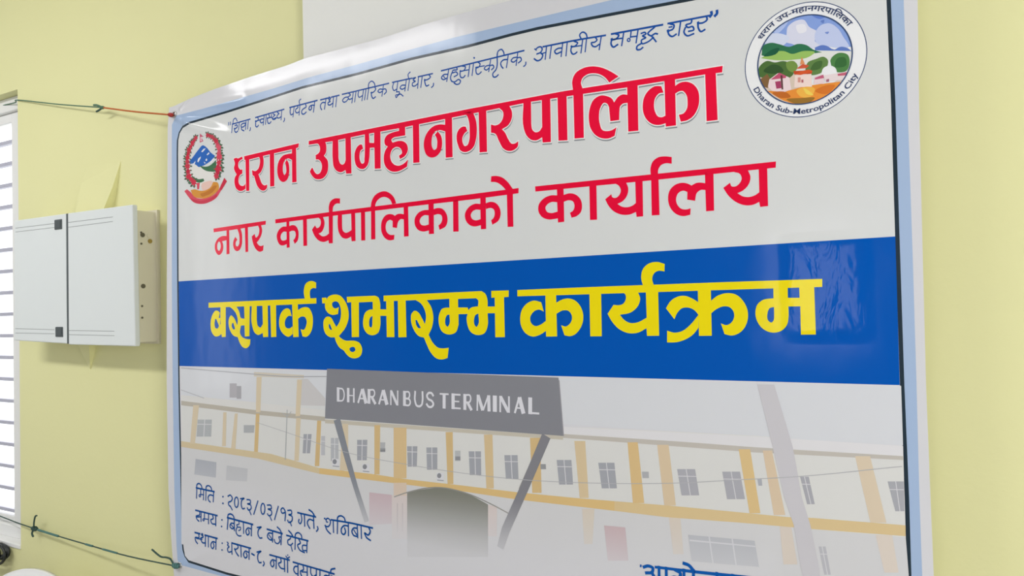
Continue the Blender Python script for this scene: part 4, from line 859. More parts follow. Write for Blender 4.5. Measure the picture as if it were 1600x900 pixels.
PRINT['emblem'] = """
1 D5D3CF P *1242,11244 *1463,11290 *1677,11145 *1890,11049 *2120,11046 *2131,10737 *1882,10669 *1451,10714 *1236,10930
2 2E62B0 P 1097,11370 *1285,11505 *1508,11670 *1662,11758 *1832,11676 *1972,11539 2164,11408 *2074,11336 *1895,11263 *1751,11220 *1624,11199 *1515,11188 *1389,11263 *1281,11312 1152,11315
3 D8D9DE P 1607,11590 1706,11656 1796,11661 1741,11616 1658,11574
3 D8D9DE P 1828,11485 1919,11541 1936,11496 1856,11463
3 D8D9DE P 1446,11352 1484,11420 1594,11467 1575,11409 1482,11317
3 D8D9DE P 1772,11349 1826,11390 1854,11339 1807,11309
3 D8D9DE P 1948,11268 2092,11357 2188,11398 2126,11318 2001,11245
3 D8D9DE P 1717,11313 1788,11263 1734,11258
3 D8D9DE P 1243,11292 1374,11373 1354,11315 1279,11252
3 3F6B4A P 1516,11236 *1624,11199 *1750,11172 *1929,11175 *2072,11229 2196,11297 2225,11010 *2137,10997 *1961,11017 *1783,11061 *1641,11137
3 3F6B4A P 1200,11007 *1309,10934 *1472,10868 1689,10857 1724,10793 *1597,10766 *1416,10790 *1271,10854
3 C9485A P 1415,10766 1543,10765 1503,10589 1430,10596
2 D9B9AE P *1596,10699 *1848,10768 *2043,10735 *2059,10651 *1879,10550 *1647,10550
3 C98A3C P 1155,10600 *1339,10605 *1520,10551 *1772,10538 *1987,10611 2078,10731 *2270,10675 *2302,10531 *2124,10407 *1803,10320 *1516,10348 *1280,10418
4 B5702F P 1554,10464 *1771,10490 *1950,10543 *2111,10621 *2216,10610 *2055,10462 *1805,10391 *1589,10400
4 C8485A P 895,10602 1007,10639 1154,10552 *1316,10403 *1552,10332 *1839,10329 *2124,10396 2301,10507 2515,10767 2617,10685 2370,10454 *2227,10315 *1908,10203 *1549,10189 *1277,10262 *1095,10400
5 BE3047 P 1095,10400 *1260,10348 *1550,10272 *1874,10290 2229,10385 2210,10316 *1908,10203 *1549,10189 *1277,10262
5 BE3047 P 2301,10507 2516,10790 2617,10685 2405,10473
2 B9506A P 1560,12091 1713,11983 1605,11994 1700,11865 1555,11844
3 D9B5C0 P 1580,11997 1666,11973 1622,11924 1664,11877 1585,11876
5 B93A4C P *1459,11990 *1478,11958 *1439,11957 *1422,11929 *1393,11959 *1348,11948 *1345,11982 *1303,12011 *1349,12027 *1353,12058 *1393,12045 *1426,12062 *1439,12025 *1479,12015
4 4C6650 P 1360,12015 *1349,12059 1289,12083 *1299,12039
4 4C6650 P 1383,12029 *1416,12061 1386,12103 *1352,12071
4 4C6650 P 1421,12026 *1484,12028 1504,12065 *1441,12064
4 4C6650 P 1421,11957 *1392,11933 1413,11900 *1442,11924
5 BF2F47 P *1315,11864 *1360,11817 *1299,11821 *1279,11780 *1239,11818 *1195,11820 *1200,11858 *1147,11886 *1193,11905 *1185,11954 *1241,11931 *1277,11940 *1298,11908 *1355,11897
4 4C6650 P 1201,11885 *1175,11933 1103,11951 *1129,11903
4 4C6650 P 1221,11904 *1244,11947 1198,11990 *1174,11947
4 4C6650 P 1262,11907 *1328,11920 1335,11966 *1269,11954
4 4C6650 P 1286,11830 *1265,11798 1299,11763 *1320,11795
5 B93344 P *1183,11687 *1204,11649 *1155,11646 *1132,11615 *1092,11635 *1030,11627 *1045,11680 *1003,11711 *1039,11734 *1040,11780 *1095,11761 *1142,11792 *1157,11736 *1213,11722
4 4C6650 P 1051,11698 *999,11745 919,11746 *971,11700
4 4C6650 P 1060,11724 *1059,11777 990,11813 *991,11760
4 4C6650 P 1098,11737 *1156,11767 1138,11821 *1081,11791
4 4C6650 P 1165,11657 *1161,11616 1213,11587 *1216,11628
5 C02B42 P *1121,11489 *1148,11445 *1085,11452 *1067,11408 *1025,11437 *978,11442 *986,11483 *920,11514 *982,11530 *971,11583 *1029,11558 *1071,11583 *1099,11545 *1142,11524
4 4C6650 P 990,11483 *915,11517 844,11496 *919,11463
4 4C6650 P 982,11512 *949,11566 866,11584 *899,11530
4 4C6650 P 1008,11536 *1040,11583 992,11633 *959,11586
4 4C6650 P 1115,11473 *1137,11430 1200,11414 *1178,11457
5 BC3347 P *1120,11258 *1147,11213 *1092,11208 *1065,11168 *1020,11208 *948,11189 *968,11249 *903,11284 *956,11310 *968,11350 *1024,11326 *1068,11359 *1096,11317 *1164,11301
4 4C6650 P 1004,11232 *911,11239 865,11191 *959,11183
4 4C6650 P 973,11259 *899,11305 811,11292 *886,11247
4 4C6650 P 976,11295 *965,11357 880,11392 *891,11330
4 4C6650 P 1123,11267 *1177,11230 1246,11237 *1192,11274
5 BE2D45 P *1169,10974 *1207,10924 *1137,10928 *1117,10872 *1071,10926 *995,10900 *1000,10959 *930,11000 *1005,11025 *992,11093 *1074,11043 *1120,11081 *1152,11038 *1226,11020
4 4C6650 P 1092,10934 *1011,10906 1015,10842 *1096,10870
4 4C6650 P 1043,10949 *946,10965 886,10921 *984,10904
4 4C6650 P 1015,10985 *954,11042 857,11044 *918,10987
4 4C6650 P 1156,11014 *1231,10998 1281,11031 *1206,11047
5 C13048 P *1376,10794 *1434,10731 *1345,10739 *1321,10676 *1268,10739 *1204,10730 *1207,10781 *1158,10818 *1210,10843 *1187,10919 *1271,10873 *1318,10898 *1338,10848 *1406,10837
4 4C6650 P 1318,10754 *1260,10705 1301,10640 *1359,10689
4 4C6650 P 1266,10757 *1167,10749 1139,10688 *1237,10696
4 4C6650 P 1220,10787 *1132,10830 1042,10807 *1129,10765
4 4C6650 P 1332,10853 *1409,10856 1436,10902 *1359,10899
5 B42A40 P *1932,11996 *1948,11962 *1902,11965 *1885,11937 *1852,11954 *1809,11954 *1819,11993 *1786,12016 *1822,12030 *1816,12067 *1855,12056 *1888,12069 *1900,12033 *1953,12026
4 4C6650 P 1834,12034 *1851,12074 1805,12112 *1789,12072
4 4C6650 P 1866,12039 *1919,12057 1915,12102 *1862,12083
4 4C6650 P 1902,12025 *1966,12009 2010,12036 *1946,12052
4 4C6650 P 1859,11966 *1815,11954 1816,11919 *1859,11932
5 B22C42 P *2106,11929 *2147,11886 *2083,11899 *2071,11859 *2036,11888 *1994,11887 *1991,11921 *1959,11950 *2004,11963 *1996,12003 *2041,11979 *2073,12007 *2086,11967 *2146,11961
4 4C6650 P 2025,11968 *2052,12005 2015,12046 *1988,12009
4 4C6650 P 2058,11969 *2116,11980 2123,12023 *2065,12012
4 4C6650 P 2091,11952 *2152,11929 2203,11949 *2142,11972
4 4C6650 P 2033,11901 *1985,11895 1977,11862 *2025,11869
5 BB3046 P *2284,11782 *2307,11739 *2244,11748 *2228,11706 *2192,11742 *2142,11735 *2148,11777 *2082,11809 *2151,11822 *2148,11863 *2191,11858 *2235,11881 *2259,11838 *2306,11818
4 4C6650 P 2185,11833 *2232,11870 2203,11922 *2156,11886
4 4C6650 P 2226,11828 *2302,11831 2326,11878 *2250,11876
4 4C6650 P 2261,11803 *2327,11766 2397,11781 *2331,11818
4 4C6650 P 2171,11755 *2111,11755 2088,11719 *2149,11719
5 CC5468 P *2391,11603 *2418,11555 *2357,11556 *2334,11508 *2291,11557 *2242,11555 *2247,11597 *2176,11631 *2234,11653 *2227,11711 *2294,11672 *2338,11710 *2359,11659 *2420,11643
4 4C6650 P 2300,11657 *2364,11685 2353,11741 *2289,11714
4 4C6650 P 2342,11645 *2424,11635 2468,11676 *2386,11687
4 4C6650 P 2370,11615 *2426,11568 2506,11569 *2450,11617
4 4C6650 P 2256,11583 *2191,11594 2153,11563 *2218,11552
5 C9445A P *2421,11352 *2451,11299 *2382,11299 *2357,11243 *2308,11302 *2228,11275 *2238,11340 *2207,11379 *2239,11410 *2231,11477 *2309,11439 *2356,11456 *2389,11419 *2438,11394
4 4C6650 P 2348,11409 *2440,11416 2466,11475 *2374,11469
4 4C6650 P 2388,11384 *2475,11347 2554,11375 *2467,11412
4 4C6650 P 2399,11345 *2431,11280 2525,11257 *2492,11322
4 4C6650 P 2246,11351 *2179,11382 2113,11363 *2181,11332
5 BE2E46 P *2391,11039 *2426,10975 *2331,10990 *2308,10934 *2254,10972 *2176,10959 *2182,11025 *2100,11072 *2197,11093 *2197,11148 *2256,11144 *2311,11156 *2349,11114 *2405,11087
4 4C6650 P 2350,11073 *2448,11028 2541,11057 *2444,11101
4 4C6650 P 2361,11034 *2403,10961 2511,10938 *2469,11011
4 4C6650 P 2326,11000 *2283,10936 2347,10869 *2390,10933
4 4C6650 P 2184,11086 *2156,11144 2071,11165 *2100,11107
5 BE3A4C P *2286,10862 *2319,10813 *2255,10812 *2229,10772 *2185,10807 *2135,10809 *2133,10851 *2092,10884 *2130,10909 *2126,10963 *2189,10932 *2233,10964 *2245,10908 *2297,10897
4 4C6650 P 2267,10870 *2319,10821 2401,10820 *2349,10869
4 4C6650 P 2257,10843 *2255,10787 2325,10750 *2326,10805
4 4C6650 P 2216,10828 *2155,10796 2172,10740 *2233,10772
4 4C6650 P 2151,10913 *2156,10956 2103,10987 *2098,10944
5 B42A40 P *2015,11961 *2035,11930 *1997,11928 *1981,11900 *1953,11934 *1915,11925 *1914,11956 *1882,11979 *1925,11989 *1910,12032 *1952,12014 *1980,12022 *1996,11996 *2034,11986
4 4C6650 P 1937,11994 *1956,12027 1921,12061 *1902,12028
4 4C6650 P 1965,11996 *2013,12009 2015,12046 *1966,12034
4 4C6650 P 1995,11983 *2049,11966 2090,11986 *2036,12003
4 4C6650 P 1951,11936 *1912,11928 1909,11899 *1948,11907
5 B5394B P *1387,11927 *1400,11898 *1359,11901 *1347,11867 *1316,11890 *1284,11895 *1289,11924 *1244,11946 *1279,11962 *1279,11994 *1320,11976 *1352,12004 *1366,11965 *1396,11951
4 4C6650 P 1288,11948 *1273,11987 1218,12005 *1233,11966
4 4C6650 P 1307,11962 *1331,11993 1300,12029 *1275,11998
4 4C6650 P 1341,11961 *1395,11967 1408,12003 *1353,11997
4 4C6650 P 1349,11900 *1328,11876 1350,11847 *1372,11871
5 BC3046 P *1243,11777 *1253,11747 *1212,11747 *1200,11704 *1167,11743 *1117,11731 *1133,11773 *1079,11798 *1134,11809 *1130,11842 *1168,11831 *1200,11849 *1216,11816 *1272,11808
4 4C6650 P 1132,11792 *1100,11832 1036,11840 *1069,11800
4 4C6650 P 1144,11810 *1155,11850 1107,11883 *1097,11844
4 4C6650 P 1178,11817 *1230,11834 1227,11875 *1175,11859
4 4C6650 P 1214,11750 *1203,11720 1238,11693 *1249,11723
5 B52C40 P *1141,11591 *1150,11561 *1111,11558 *1097,11519 *1061,11553 *1010,11542 *1021,11585 *991,11610 *1025,11625 *1010,11675 *1064,11646 *1101,11678 *1121,11637 *1168,11623
4 4C6650 P 1027,11594 *973,11629 908,11621 *962,11587
4 4C6650 P 1028,11617 *1015,11663 951,11687 *964,11641
4 4C6650 P 1056,11633 *1095,11665 1068,11709 *1029,11677
4 4C6650 P 1128,11571 *1135,11535 1183,11515 *1177,11551
5 B8384A P *1107,11376 *1135,11336 *1076,11342 *1062,11290 *1022,11336 *963,11320 *982,11370 *921,11399 *974,11417 *972,11461 *1025,11437 *1060,11455 *1083,11424 *1129,11409
4 4C6650 P 999,11363 *927,11382 875,11353 *947,11335
4 4C6650 P 983,11388 *938,11431 864,11435 *909,11391
4 4C6650 P 996,11413 *1007,11460 951,11497 *940,11451
4 4C6650 P 1104,11372 *1136,11338 1193,11333 *1162,11367
5 B42A40 P *1135,11116 *1151,11080 *1100,11082 *1083,11044 *1044,11067 *998,11068 *991,11105 *954,11136 *998,11156 *997,11199 *1047,11183 *1086,11198 *1105,11162 *1177,11155
4 4C6650 P 1050,11087 *976,11078 960,11029 *1034,11039
4 4C6650 P 1015,11105 *942,11131 880,11105 *954,11080
4 4C6650 P 1003,11136 *972,11186 894,11201 *926,11151
4 4C6650 P 1126,11138 *1182,11116 1232,11134 *1176,11156
5 BE3348 P *1253,10880 *1294,10835 *1231,10841 *1212,10803 *1176,10842 *1130,10834 *1119,10867 *1068,10900 *1123,10921 *1117,10971 *1174,10950 *1214,10962 *1236,10927 *1291,10914
4 4C6650 P 1204,10848 *1150,10817 1169,10765 *1223,10796
4 4C6650 P 1164,10855 *1087,10858 1052,10815 *1130,10812
4 4C6650 P 1134,10881 *1075,10920 1001,10911 *1060,10872
4 4C6650 P 1234,10919 *1295,10914 1324,10946 *1264,10951
5 AE2A3E P *2183,11862 *2215,11823 *2163,11827 *2148,11788 *2116,11833 *2070,11819 *2076,11856 *2035,11882 *2078,11896 *2070,11938 *2117,11912 *2151,11944 *2161,11899 *2208,11890
4 4C6650 P 2106,11899 *2137,11931 2108,11970 *2078,11939
4 4C6650 P 2138,11898 *2194,11905 2206,11943 *2150,11937
4 4C6650 P 2166,11881 *2220,11856 2271,11872 *2217,11896
4 4C6650 P 2106,11838 *2061,11835 2048,11806 *2094,11809
5 C2465A P *2329,11693 *2352,11656 *2298,11662 *2282,11632 *2252,11660 *2204,11648 *2204,11686 *2161,11716 *2215,11729 *2210,11767 *2252,11755 *2285,11769 *2300,11733 *2336,11721
4 4C6650 P 2253,11736 *2296,11762 2280,11806 *2236,11780
4 4C6650 P 2286,11729 *2349,11726 2377,11763 *2313,11765
4 4C6650 P 2311,11707 *2361,11673 2421,11680 *2371,11714
4 4C6650 P 2229,11675 *2179,11679 2155,11652 *2205,11647
5 C64E62 P *2382,11482 *2418,11439 *2365,11439 *2345,11399 *2308,11440 *2247,11422 *2261,11473 *2228,11501 *2272,11516 *2250,11576 *2308,11552 *2352,11581 *2366,11528 *2413,11513
4 4C6650 P 2326,11527 *2390,11543 2393,11592 *2329,11576
4 4C6650 P 2361,11512 *2433,11494 2482,11525 *2411,11543
4 4C6650 P 2379,11483 *2419,11437 2491,11430 *2452,11476
4 4C6650 P 2268,11469 *2213,11485 2171,11463 *2227,11447
5 BE344A P *2378,11200 *2413,11154 *2353,11157 *2339,11091 *2289,11140 *2224,11131 *2246,11191 *2195,11222 *2244,11242 *2224,11310 *2295,11266 *2342,11313 *2362,11255 *2424,11239
4 4C6650 P 2349,11240 *2436,11225 2487,11267 *2400,11282
4 4C6650 P 2374,11211 *2436,11163 2520,11168 *2458,11216
4 4C6650 P 2366,11178 *2365,11119 2438,11080 *2439,11139
4 4C6650 P 2230,11215 *2184,11254 2117,11254 *2163,11214
5 B62A42 P *2323,10940 *2335,10904 *2289,10902 *2268,10871 *2234,10904 *2190,10897 *2191,10933 *2154,10959 *2197,10975 *2174,11035 *2236,11000 *2276,11040 *2293,10989 *2350,10978
4 4C6650 P 2301,10954 *2357,10916 2427,10924 *2371,10962
4 4C6650 P 2300,10929 *2311,10878 2379,10853 *2367,10903
4 4C6650 P 2268,10911 *2224,10876 2251,10827 *2295,10863
4 4C6650 P 2193,10980 *2187,11020 2135,11042 *2141,11003
"""
PRINT['sealpic'] = """
1 7E97D0 P 16105,11549 17547,11262 17567,11837 16906,11985 16111,11744
2 C9CBDC P *16536,11656 *16563,11795 *16679,11867 *16813,11862 *16897,11725 *17024,11603 *16976,11470 *17061,11382 *16884,11358 *16621,11494 *16510,11565
2 B4BEDD P *17072,11711 *17202,11719 *17327,11610 *17406,11453 *17485,11274 *17189,11333 *16997,11442 *16980,11588
2 A4B4DC P *16314,11873 *16453,11916 *16591,11934 *16495,11786 *16378,11713
2 C4CBDF P *16216,11722 *16401,11721 *16580,11599 *16485,11497 *16188,11581
2 D8D8E2 P *16699,11791 *16832,11774 *16850,11663 *16739,11650
2 5F79BC P *17074,11781 *17129,11793 *17116,11737
2 6D84C2 P *17132,11580 *17197,11578 *17175,11548
2 5E7BC4 P *16947,11904 *17185,11852 *17075,11817
3 5A74B6 P 16973,11364 *17082,11383 *17147,11360 17230,11290 17272,11270 *17359,11299 *17442,11271 17524,11197 17519,11059 16969,11258
3 D2D3CF P 16103,11500 17545,11193 17508,10737 16051,10994
4 2F6B4B P 16123,11398 *16164,11562 *16281,11582 *16418,11530 *16575,11455 *16711,11476 *16843,11431 *16950,11333 17078,11265 *16882,11275 *16638,11311 *16413,11378 *16250,11349
5 8FB35E P 16110,11351 *16299,11413 *16482,11401 *16616,11327 *16795,11340 *16970,11282 *16880,11228 *16657,11223 *16363,11267
6 20563E P *16158,11379 *16300,11461 *16415,11463 *16390,11395
6 4B6A38 P 16053,11043 *16082,11209 *16201,11285 *16339,11235 *16476,11233 *16609,11136 *16627,10988 *16511,10913 *16283,10953
7 35522F P *16149,11123 *16292,11207 *16428,11145 *16471,11065 *16287,11050
7 6E8A45 P *16521,11200 *16634,11203 *16698,11095 *16628,11012 *16539,11076
6 5C7C45 P *16827,10952 *16855,11138 *16988,11172 *17097,11186 *17160,11127 *17134,10991 *17023,10917
7 446437 P *16895,11011 *16964,11117 *17073,11120 *17048,11007
6 4A7A45 P *17219,10952 *17215,11140 *17313,11203 *17459,11151 *17486,11019 *17429,10890 *17323,10886
7 386539 P *17263,10990 *17310,11122 *17416,11113 *17433,10982
6 C9B9AA P 16043,11094 16285,10989 16671,10980 16665,10790 17167,10703 17534,10871 17502,10553 16853,10425 16272,10614 16083,10890
7 7A5C3C P 16086,10988 16206,11064 16260,10957 16209,10820 16117,10860
8 DCC9CC P 16210,10844 16237,10961 16379,11045 16557,10941 16584,10732 16459,10705 16277,10759
9 B4506C P 16260,10957 16402,11048 16513,10973 16501,10939 16283,10953
9 9E3F62 P 16328,10909 16420,10905 16427,10782 16347,10784
10 5A3A3C P 16418,11002 16450,10996 16456,10753 16429,10758
8 E3CBC4 P 16648,10960 16903,10938 16907,10724 16630,10760
9 C8532C P 16653,10972 *16762,11012 16873,11015 16926,10970 16738,10949
9 C4553A P 16674,11064 16777,11128 16875,11081 16830,11047
9 CE8A5C P 16732,11125 16765,11250 16810,11122
9 C48A80 P 16692,10917 16736,10909 16733,10826 16689,10833
9 A8656A P 16746,10871 16779,10865 16777,10813 16744,10819
9 B9472C P 16628,11036 16916,10995 16910,10937 16638,10974
8 DDDDE4 P *17066,10886 *17091,10999 *17178,11025 *17273,10965 *17279,10847 17172,10831
8 DADAE0 P 17157,11022 17189,11145 17212,11012
8 D9C4C8 P 16931,10768 16956,10881 17087,10893 17093,10739
9 B65C78 P 16956,10863 17087,10893 17096,10833 16955,10834
8 D9CACC P 17098,10880 17450,10875 17425,10751 17105,10773
9 B65C70 P 17301,10867 17439,10870 17431,10820 17304,10831
9 9A6274 P 17128,10804 17171,10808 17169,10761 17126,10762
8 D9883A P 16196,10773 *16505,10721 *16775,10747 *17061,10745 17339,10732 17291,10565 *16853,10425 *16499,10541
9 E4A94A P *16662,10694 *16819,10739 *16950,10681 *16880,10563 *16725,10588
9 B5642C P *16276,10723 *16504,10697 *16569,10614 *16410,10616
9 C9702E P *16948,10646 *17125,10710 *17253,10688 *17141,10567
10 8F6A30 P *16500,10577 *16725,10564 *16944,10528 *16809,10444 *16610,10499
10 EDC45A P *16774,10723 *16861,10661 *16924,10579 *16815,10621
"""
OUTL = [(277, 12998), (204, 12435), (160, 10651), (92, 8001), (38, 5326), (53, 2354), (145, 1071), (235, 111)]
OUTT = [(471, 13003), (1193, 13107), (2171, 13195), (3546, 13280), (4841, 13331), (5459, 13389), (6577, 13388), (7881, 13395), (9093, 13458), (10212, 13477), (11271, 13478)]
BLUET = [(576, 12728), (1673, 12743), (2909, 12784), (4414, 12838), (5639, 12902), (7157, 12930), (8283, 12965), (9840, 13000), (11257, 12993), (11847, 12989), (13293, 12979)]
BLKT = [(1139, 12441), (2645, 12511), (4149, 12608), (5357, 12691), (7151, 12706), (8680, 12759), (10191, 12743), (11251, 12769), (11841, 12769), (13350, 12708), (14900, 12639)]
BLKL = [(614, 11667), (577, 7984), (574, 5342), (608, 2410), (625, 1014)]
BLKR = [(18077, 11905), (18084, 10274), (18068, 8165), (18054, 5834), (18058, 4071), (18047, 2888)]
BLUEL = [(392, 12497), (373, 11840), (314, 7994), (301, 5334), (309, 2380), (362, 979)]
BLUER = [(18285, 11857), (18282, 10242), (18269, 7842), (18252, 5860), (18230, 4089), (18226, 2916)]
OUTR = [(18475, 11813), (18439, 10217), (18409, 8141), (18380, 5844), (18379, 4105), (18381, 2940)]
BLKB = [(864, 585), (2391, 497)]
BLUEB = [(459, 439), (1892, 403)]
# ------------------------------------------------------------------ the banner
SURF = {}
def disp(x, z):
    """how far the hanging sheet stands out from its mean plane (metres)"""
    d = .0018*math.sin(2.1*x+.6)*math.sin(2.6*z+.3)
    return d
def parse(s):
    out = []
    for t in s.split():
        st = t[0] == '*'; a, b = t.lstrip('*').split(','); out.append((float(a)*1e-4, float(b)*1e-4, st))
    return out
def curve(pts, closed=True, n=5):
    N = len(pts); out = []
    def tan(i, P, Q, L):
        x, y, s = pts[i]
        if not s or (not closed and i in (0, N-1)): return (Q[0]-P[0], Q[1]-P[1])
        a = pts[(i-1) % N]; b = pts[(i+1) % N]
        la = math.hypot(x-a[0], y-a[1])+1e-7; lb = math.hypot(b[0]-x, b[1]-y)+1e-7
        return tuple(((c-p)/la*lb+(q-c)/lb*la)/(la+lb)*L for c, p, q in ((x, a[0], b[0]), (y, a[1], b[1])))
    for i in range(N if closed else N-1):
        P = pts[i]; Q = pts[(i+1) % N]; out.append(P[:2])
        if not (P[2] or Q[2]): continue
        L = math.hypot(Q[0]-P[0], Q[1]-P[1])
        if L < 1e-6: continue
        t0 = tan(i, P, Q, L); t1 = tan((i+1) % N, P, Q, L)
        k = max(2, min(n, int(L/.0012)+1))
        for j in range(1, k):
            t = j/k; h0 = 2*t**3-3*t*t+1; h1 = t**3-2*t*t+t; h2 = -2*t**3+3*t*t; h3 = t**3-t*t
            out.append(tuple(h0*P[c]+h1*t0[c]+h2*Q[c]+h3*t1[c] for c in (0, 1)))
    if not closed: out.append(pts[-1][:2])
    return out
class Ink:
    """collects coloured flat shapes (x, z, layer) and lays them on the sheet as one mesh"""
    def __init__(self): self.bm = bmesh.new(); self.col = self.bm.loops.layers.float_color.new('ink'); self.lay = self.bm.verts.layers.float.new('layer')
    def face(self, pts, layer, col):
        vs = []
        for x, z in pts:
            v = self.bm.verts.new((x, 0, z)); v[self.lay] = layer; vs.append(v)
        try: f = self.bm.faces.new(vs)
        except ValueError: return
        for l in f.loops: l[self.col] = (*col, 1)
    def poly(self, loops, layer, col):
        flat = [p for lp in loops for p in lp]
        for tri in tessellate_polygon([[Vector((x, z, 0)) for x, z in lp] for lp in loops]):
            q = [flat[i] for i in tri]
            ar = (q[1][0]-q[0][0])*(q[2][1]-q[0][1])-(q[2][0]-q[0][0])*(q[1][1]-q[0][1])
            if abs(ar) < 1e-10: continue
            self.face(q if ar > 0 else q[::-1], layer, col)
    def strip(self, A, B, layer, col):
        for i in range(len(A)-1):
            q = [A[i], A[i+1], B[i+1], B[i]]
            ar = sum(q[k][0]*q[(k+1) % 4][1]-q[(k+1) % 4][0]*q[k][1] for k in range(4))
            self.face(q if ar > 0 else q[::-1], layer, col)
    def stroke(self, c, w, layer, col, closed=False, taper=None, cap=.28):
        N = len(c); A = []; B = []
        for i in range(N):
            a = c[(i-1) % N] if closed or i > 0 else c[0]; b = c[(i+1) % N] if closed or i < N-1 else c[-1]
            dx, dz = b[0]-a[0], b[1]-a[1]; L = math.hypot(dx, dz)+1e-9; dx /= L; dz /= L
            ww = w/2
            if taper:
                t = i/(N-1)*(len(taper)-1); k = min(int(t), len(taper)-2); ww *= taper[k]+(taper[k+1]-taper[k])*(t-k)
            x, z = c[i]
            if not closed and i in (0, N-1):
                s = -1 if i == 0 else 1; x += s*dx*w*cap; z += s*dz*w*cap
            A.append((x-dz*ww, z+dx*ww)); B.append((x+dz*ww, z-dx*ww))
        if closed: A.append(A[0]); B.append(B[0])
        self.strip(A, B, layer, col)
    def grown(self, loops, e, layer, col, off=(0, 0)):
        """the shape fattened by e all round (holes shrink)"""
        out = []
        for k, lp in enumerate(loops):
            p = [q for i, q in enumerate(lp) if math.hypot(q[0]-lp[i-1][0], q[1]-lp[i-1][1]) > 2e-5]; n = len(p)
            ar = sum(p[i][0]*p[(i+1) % n][1]-p[(i+1) % n][0]*p[i][1] for i in range(n))
            s = e*(1 if ar > 0 else -1)*(1 if k == 0 else -1); o = []
            for i in range(n):
                a, c, d = p[i-1], p[i], p[(i+1) % n]
                l1 = math.hypot(c[0]-a[0], c[1]-a[1]); l2 = math.hypot(d[0]-c[0], d[1]-c[1])
                n1 = ((c[1]-a[1])/l1, -(c[0]-a[0])/l1); n2 = ((d[1]-c[1])/l2, -(d[0]-c[0])/l2)
                mx, mz = n1[0]+n2[0], n1[1]+n2[1]; q = max(.55, (mx*mx+mz*mz)/2)
                o.append((c[0]+mx/q*s+off[0], c[1]+mz/q*s+off[1]))
            out.append(o)
        self.poly(out, layer, col)
    def done(self, name, parent, grid=.03, tint=None):
        bm = self.bm
        def cut(axis, val, faces=None):
            g = bm.verts[:]+bm.edges[:]+bm.faces[:] if faces is None else list({v for f in faces for v in f.verts})+list({e for f in faces for e in f.edges})+faces
            co = (val, 0, 0) if axis == 0 else (0, 0, val); no = (1, 0, 0) if axis == 0 else (0, 0, 1)
            bmesh.ops.bisect_plane(bm, geom=g, dist=1e-6, plane_co=co, plane_no=no)
        xs = [v.co.x for v in bm.verts]; zs = [v.co.z for v in bm.verts]
        for axis, lo, hi in ((0, min(xs), max(xs)), (2, min(zs), max(zs))):
            k = math.ceil(lo/grid)
            while k*grid < hi: cut(axis, k*grid); k += 1
        if tint:
            for f in bm.faces:
                for l in f.loops: l[self.col] = (*tint(l.vert.co.x, l.vert.co.z, l[self.col]), 1)
        for v in bm.verts: v.co.y = -disp(v.co.x, v.co.z)-v[self.lay]*.00005
        return link(name, bm, M_vinyl, parent, smooth=True, recalc=False)
WHITE_LEVEL = .83
def ink(h): return [min(.9, c/WHITE_LEVEL) for c in lin(h)]
def press(I, text, base, col, only=None):
    for n, line in enumerate(text.strip().split('\n')):
        ly, h, kind, body = line.split(' ', 3)
        c = ink(h) if h != '-' else col; layer = base+int(ly)+(n % 8)*.12
        if kind == 'P': I.poly([curve(parse(p)) for p in body.split('/')], layer, c)
        else:
            kk = kind.split(':'); t = [float(v) for v in kk[1:]] or None
            soft = not kk[0].endswith('l'); closed = kk[0][0] == 'O'; wdt = float(kk[0][1:].rstrip('l'))*1e-4
            pts = [(x, z, soft) for x, z, _ in parse(body)]
            I.stroke(curve(pts, closed, 6), wdt, layer, c, closed, t, .28 if soft else 0)
banner = tag(empty('banner', (-1.85, -.07, .83)), 'large glossy printed banner with red title and blue band, strung in front of the wall', 'banner')
k4 = lambda L: [(a*1e-4, b*1e-4) for a, b in L]
def arcz(c, r, a0, a1, n=6): return [(c[0]+r*math.cos(R(a0+(a1-a0)*i/n)), c[1]+r*math.sin(R(a0+(a1-a0)*i/n))) for i in range(n+1)]
sheet_loop = k4(OUTL)+k4([(240, 10), (4500, -40), (9000, -60), (14000, -30), (18381, 30)])+k4(OUTR[::-1])+k4([(18480, 12600), (18440, 13130), (17200, 13330), (14500, 13440)])+k4(OUTT[::-1])
blue_loop = k4(BLUEL)+k4([(400, 560)]+BLUEB+[(9000, 330), (16500, 420), (18220, 480)])+k4(BLUER[::-1])+k4([(18290, 12680), (17500, 12790), (15500, 12920)])+k4(BLUET[::-1])
def frame_loop(o):
    """rounded inner frame line, moved outwards by o"""
    L = [(x-o, z) for x, z in k4(BLKL)]+[(.0648-o, .086-o*.3), (.0712-o*.5, .070-o*.3), (.0864-o*.2, .0585-o)]+[(x, z-o) for x, z in k4([BLKB[1], (9000, 430), (16000, 520), (17450, 560)])]+[(1.787+o*.6, .0645-o*.7), (1.8045+o, .084)]
    L += [(x+o, z) for x, z in k4(BLKR[::-1])]+[(1.806+o, 1.222), (1.797+o*.7, 1.243+o*.7), (1.776, 1.2525+o)]+[(x, z+o) for x, z in k4([(16500, 12570)]+BLKT[::-1])]+[(.0850-o*.3, 1.2370+o), (.0700-o*.7, 1.2225+o*.5), (.0630-o, 1.2030)]
    return L
I = Ink(); I.poly([sheet_loop], 0, ink('C8C8CC')); sheet = I.done('sheet', banner)
so = sheet.modifiers.new('thickness', 'SOLIDIFY'); so.thickness = .0005; so.offset = -1
sheet.modifiers.new('edges', 'EDGE_SPLIT').split_angle = R(30)
I = Ink(); I.poly([blue_loop], 2, ink('9AAECB')); I.done('blue_border', banner)
I = Ink(); I.poly([frame_loop(.0031)], 4, ink('26323C')); I.done('frame_line', banner)
I = Ink(); I.poly([frame_loop(-.0030)], 6, ink('CBCDCD')); I.done('white_panel', banner)
zt = lambda x: .8167; 
I = Ink(); I.poly([[(.0610, .8146), (1.8040, .8163), (1.8022, .5835), (.0606, .5835)]], 8, ink('004FA8')); I.done('blue_band', banner)
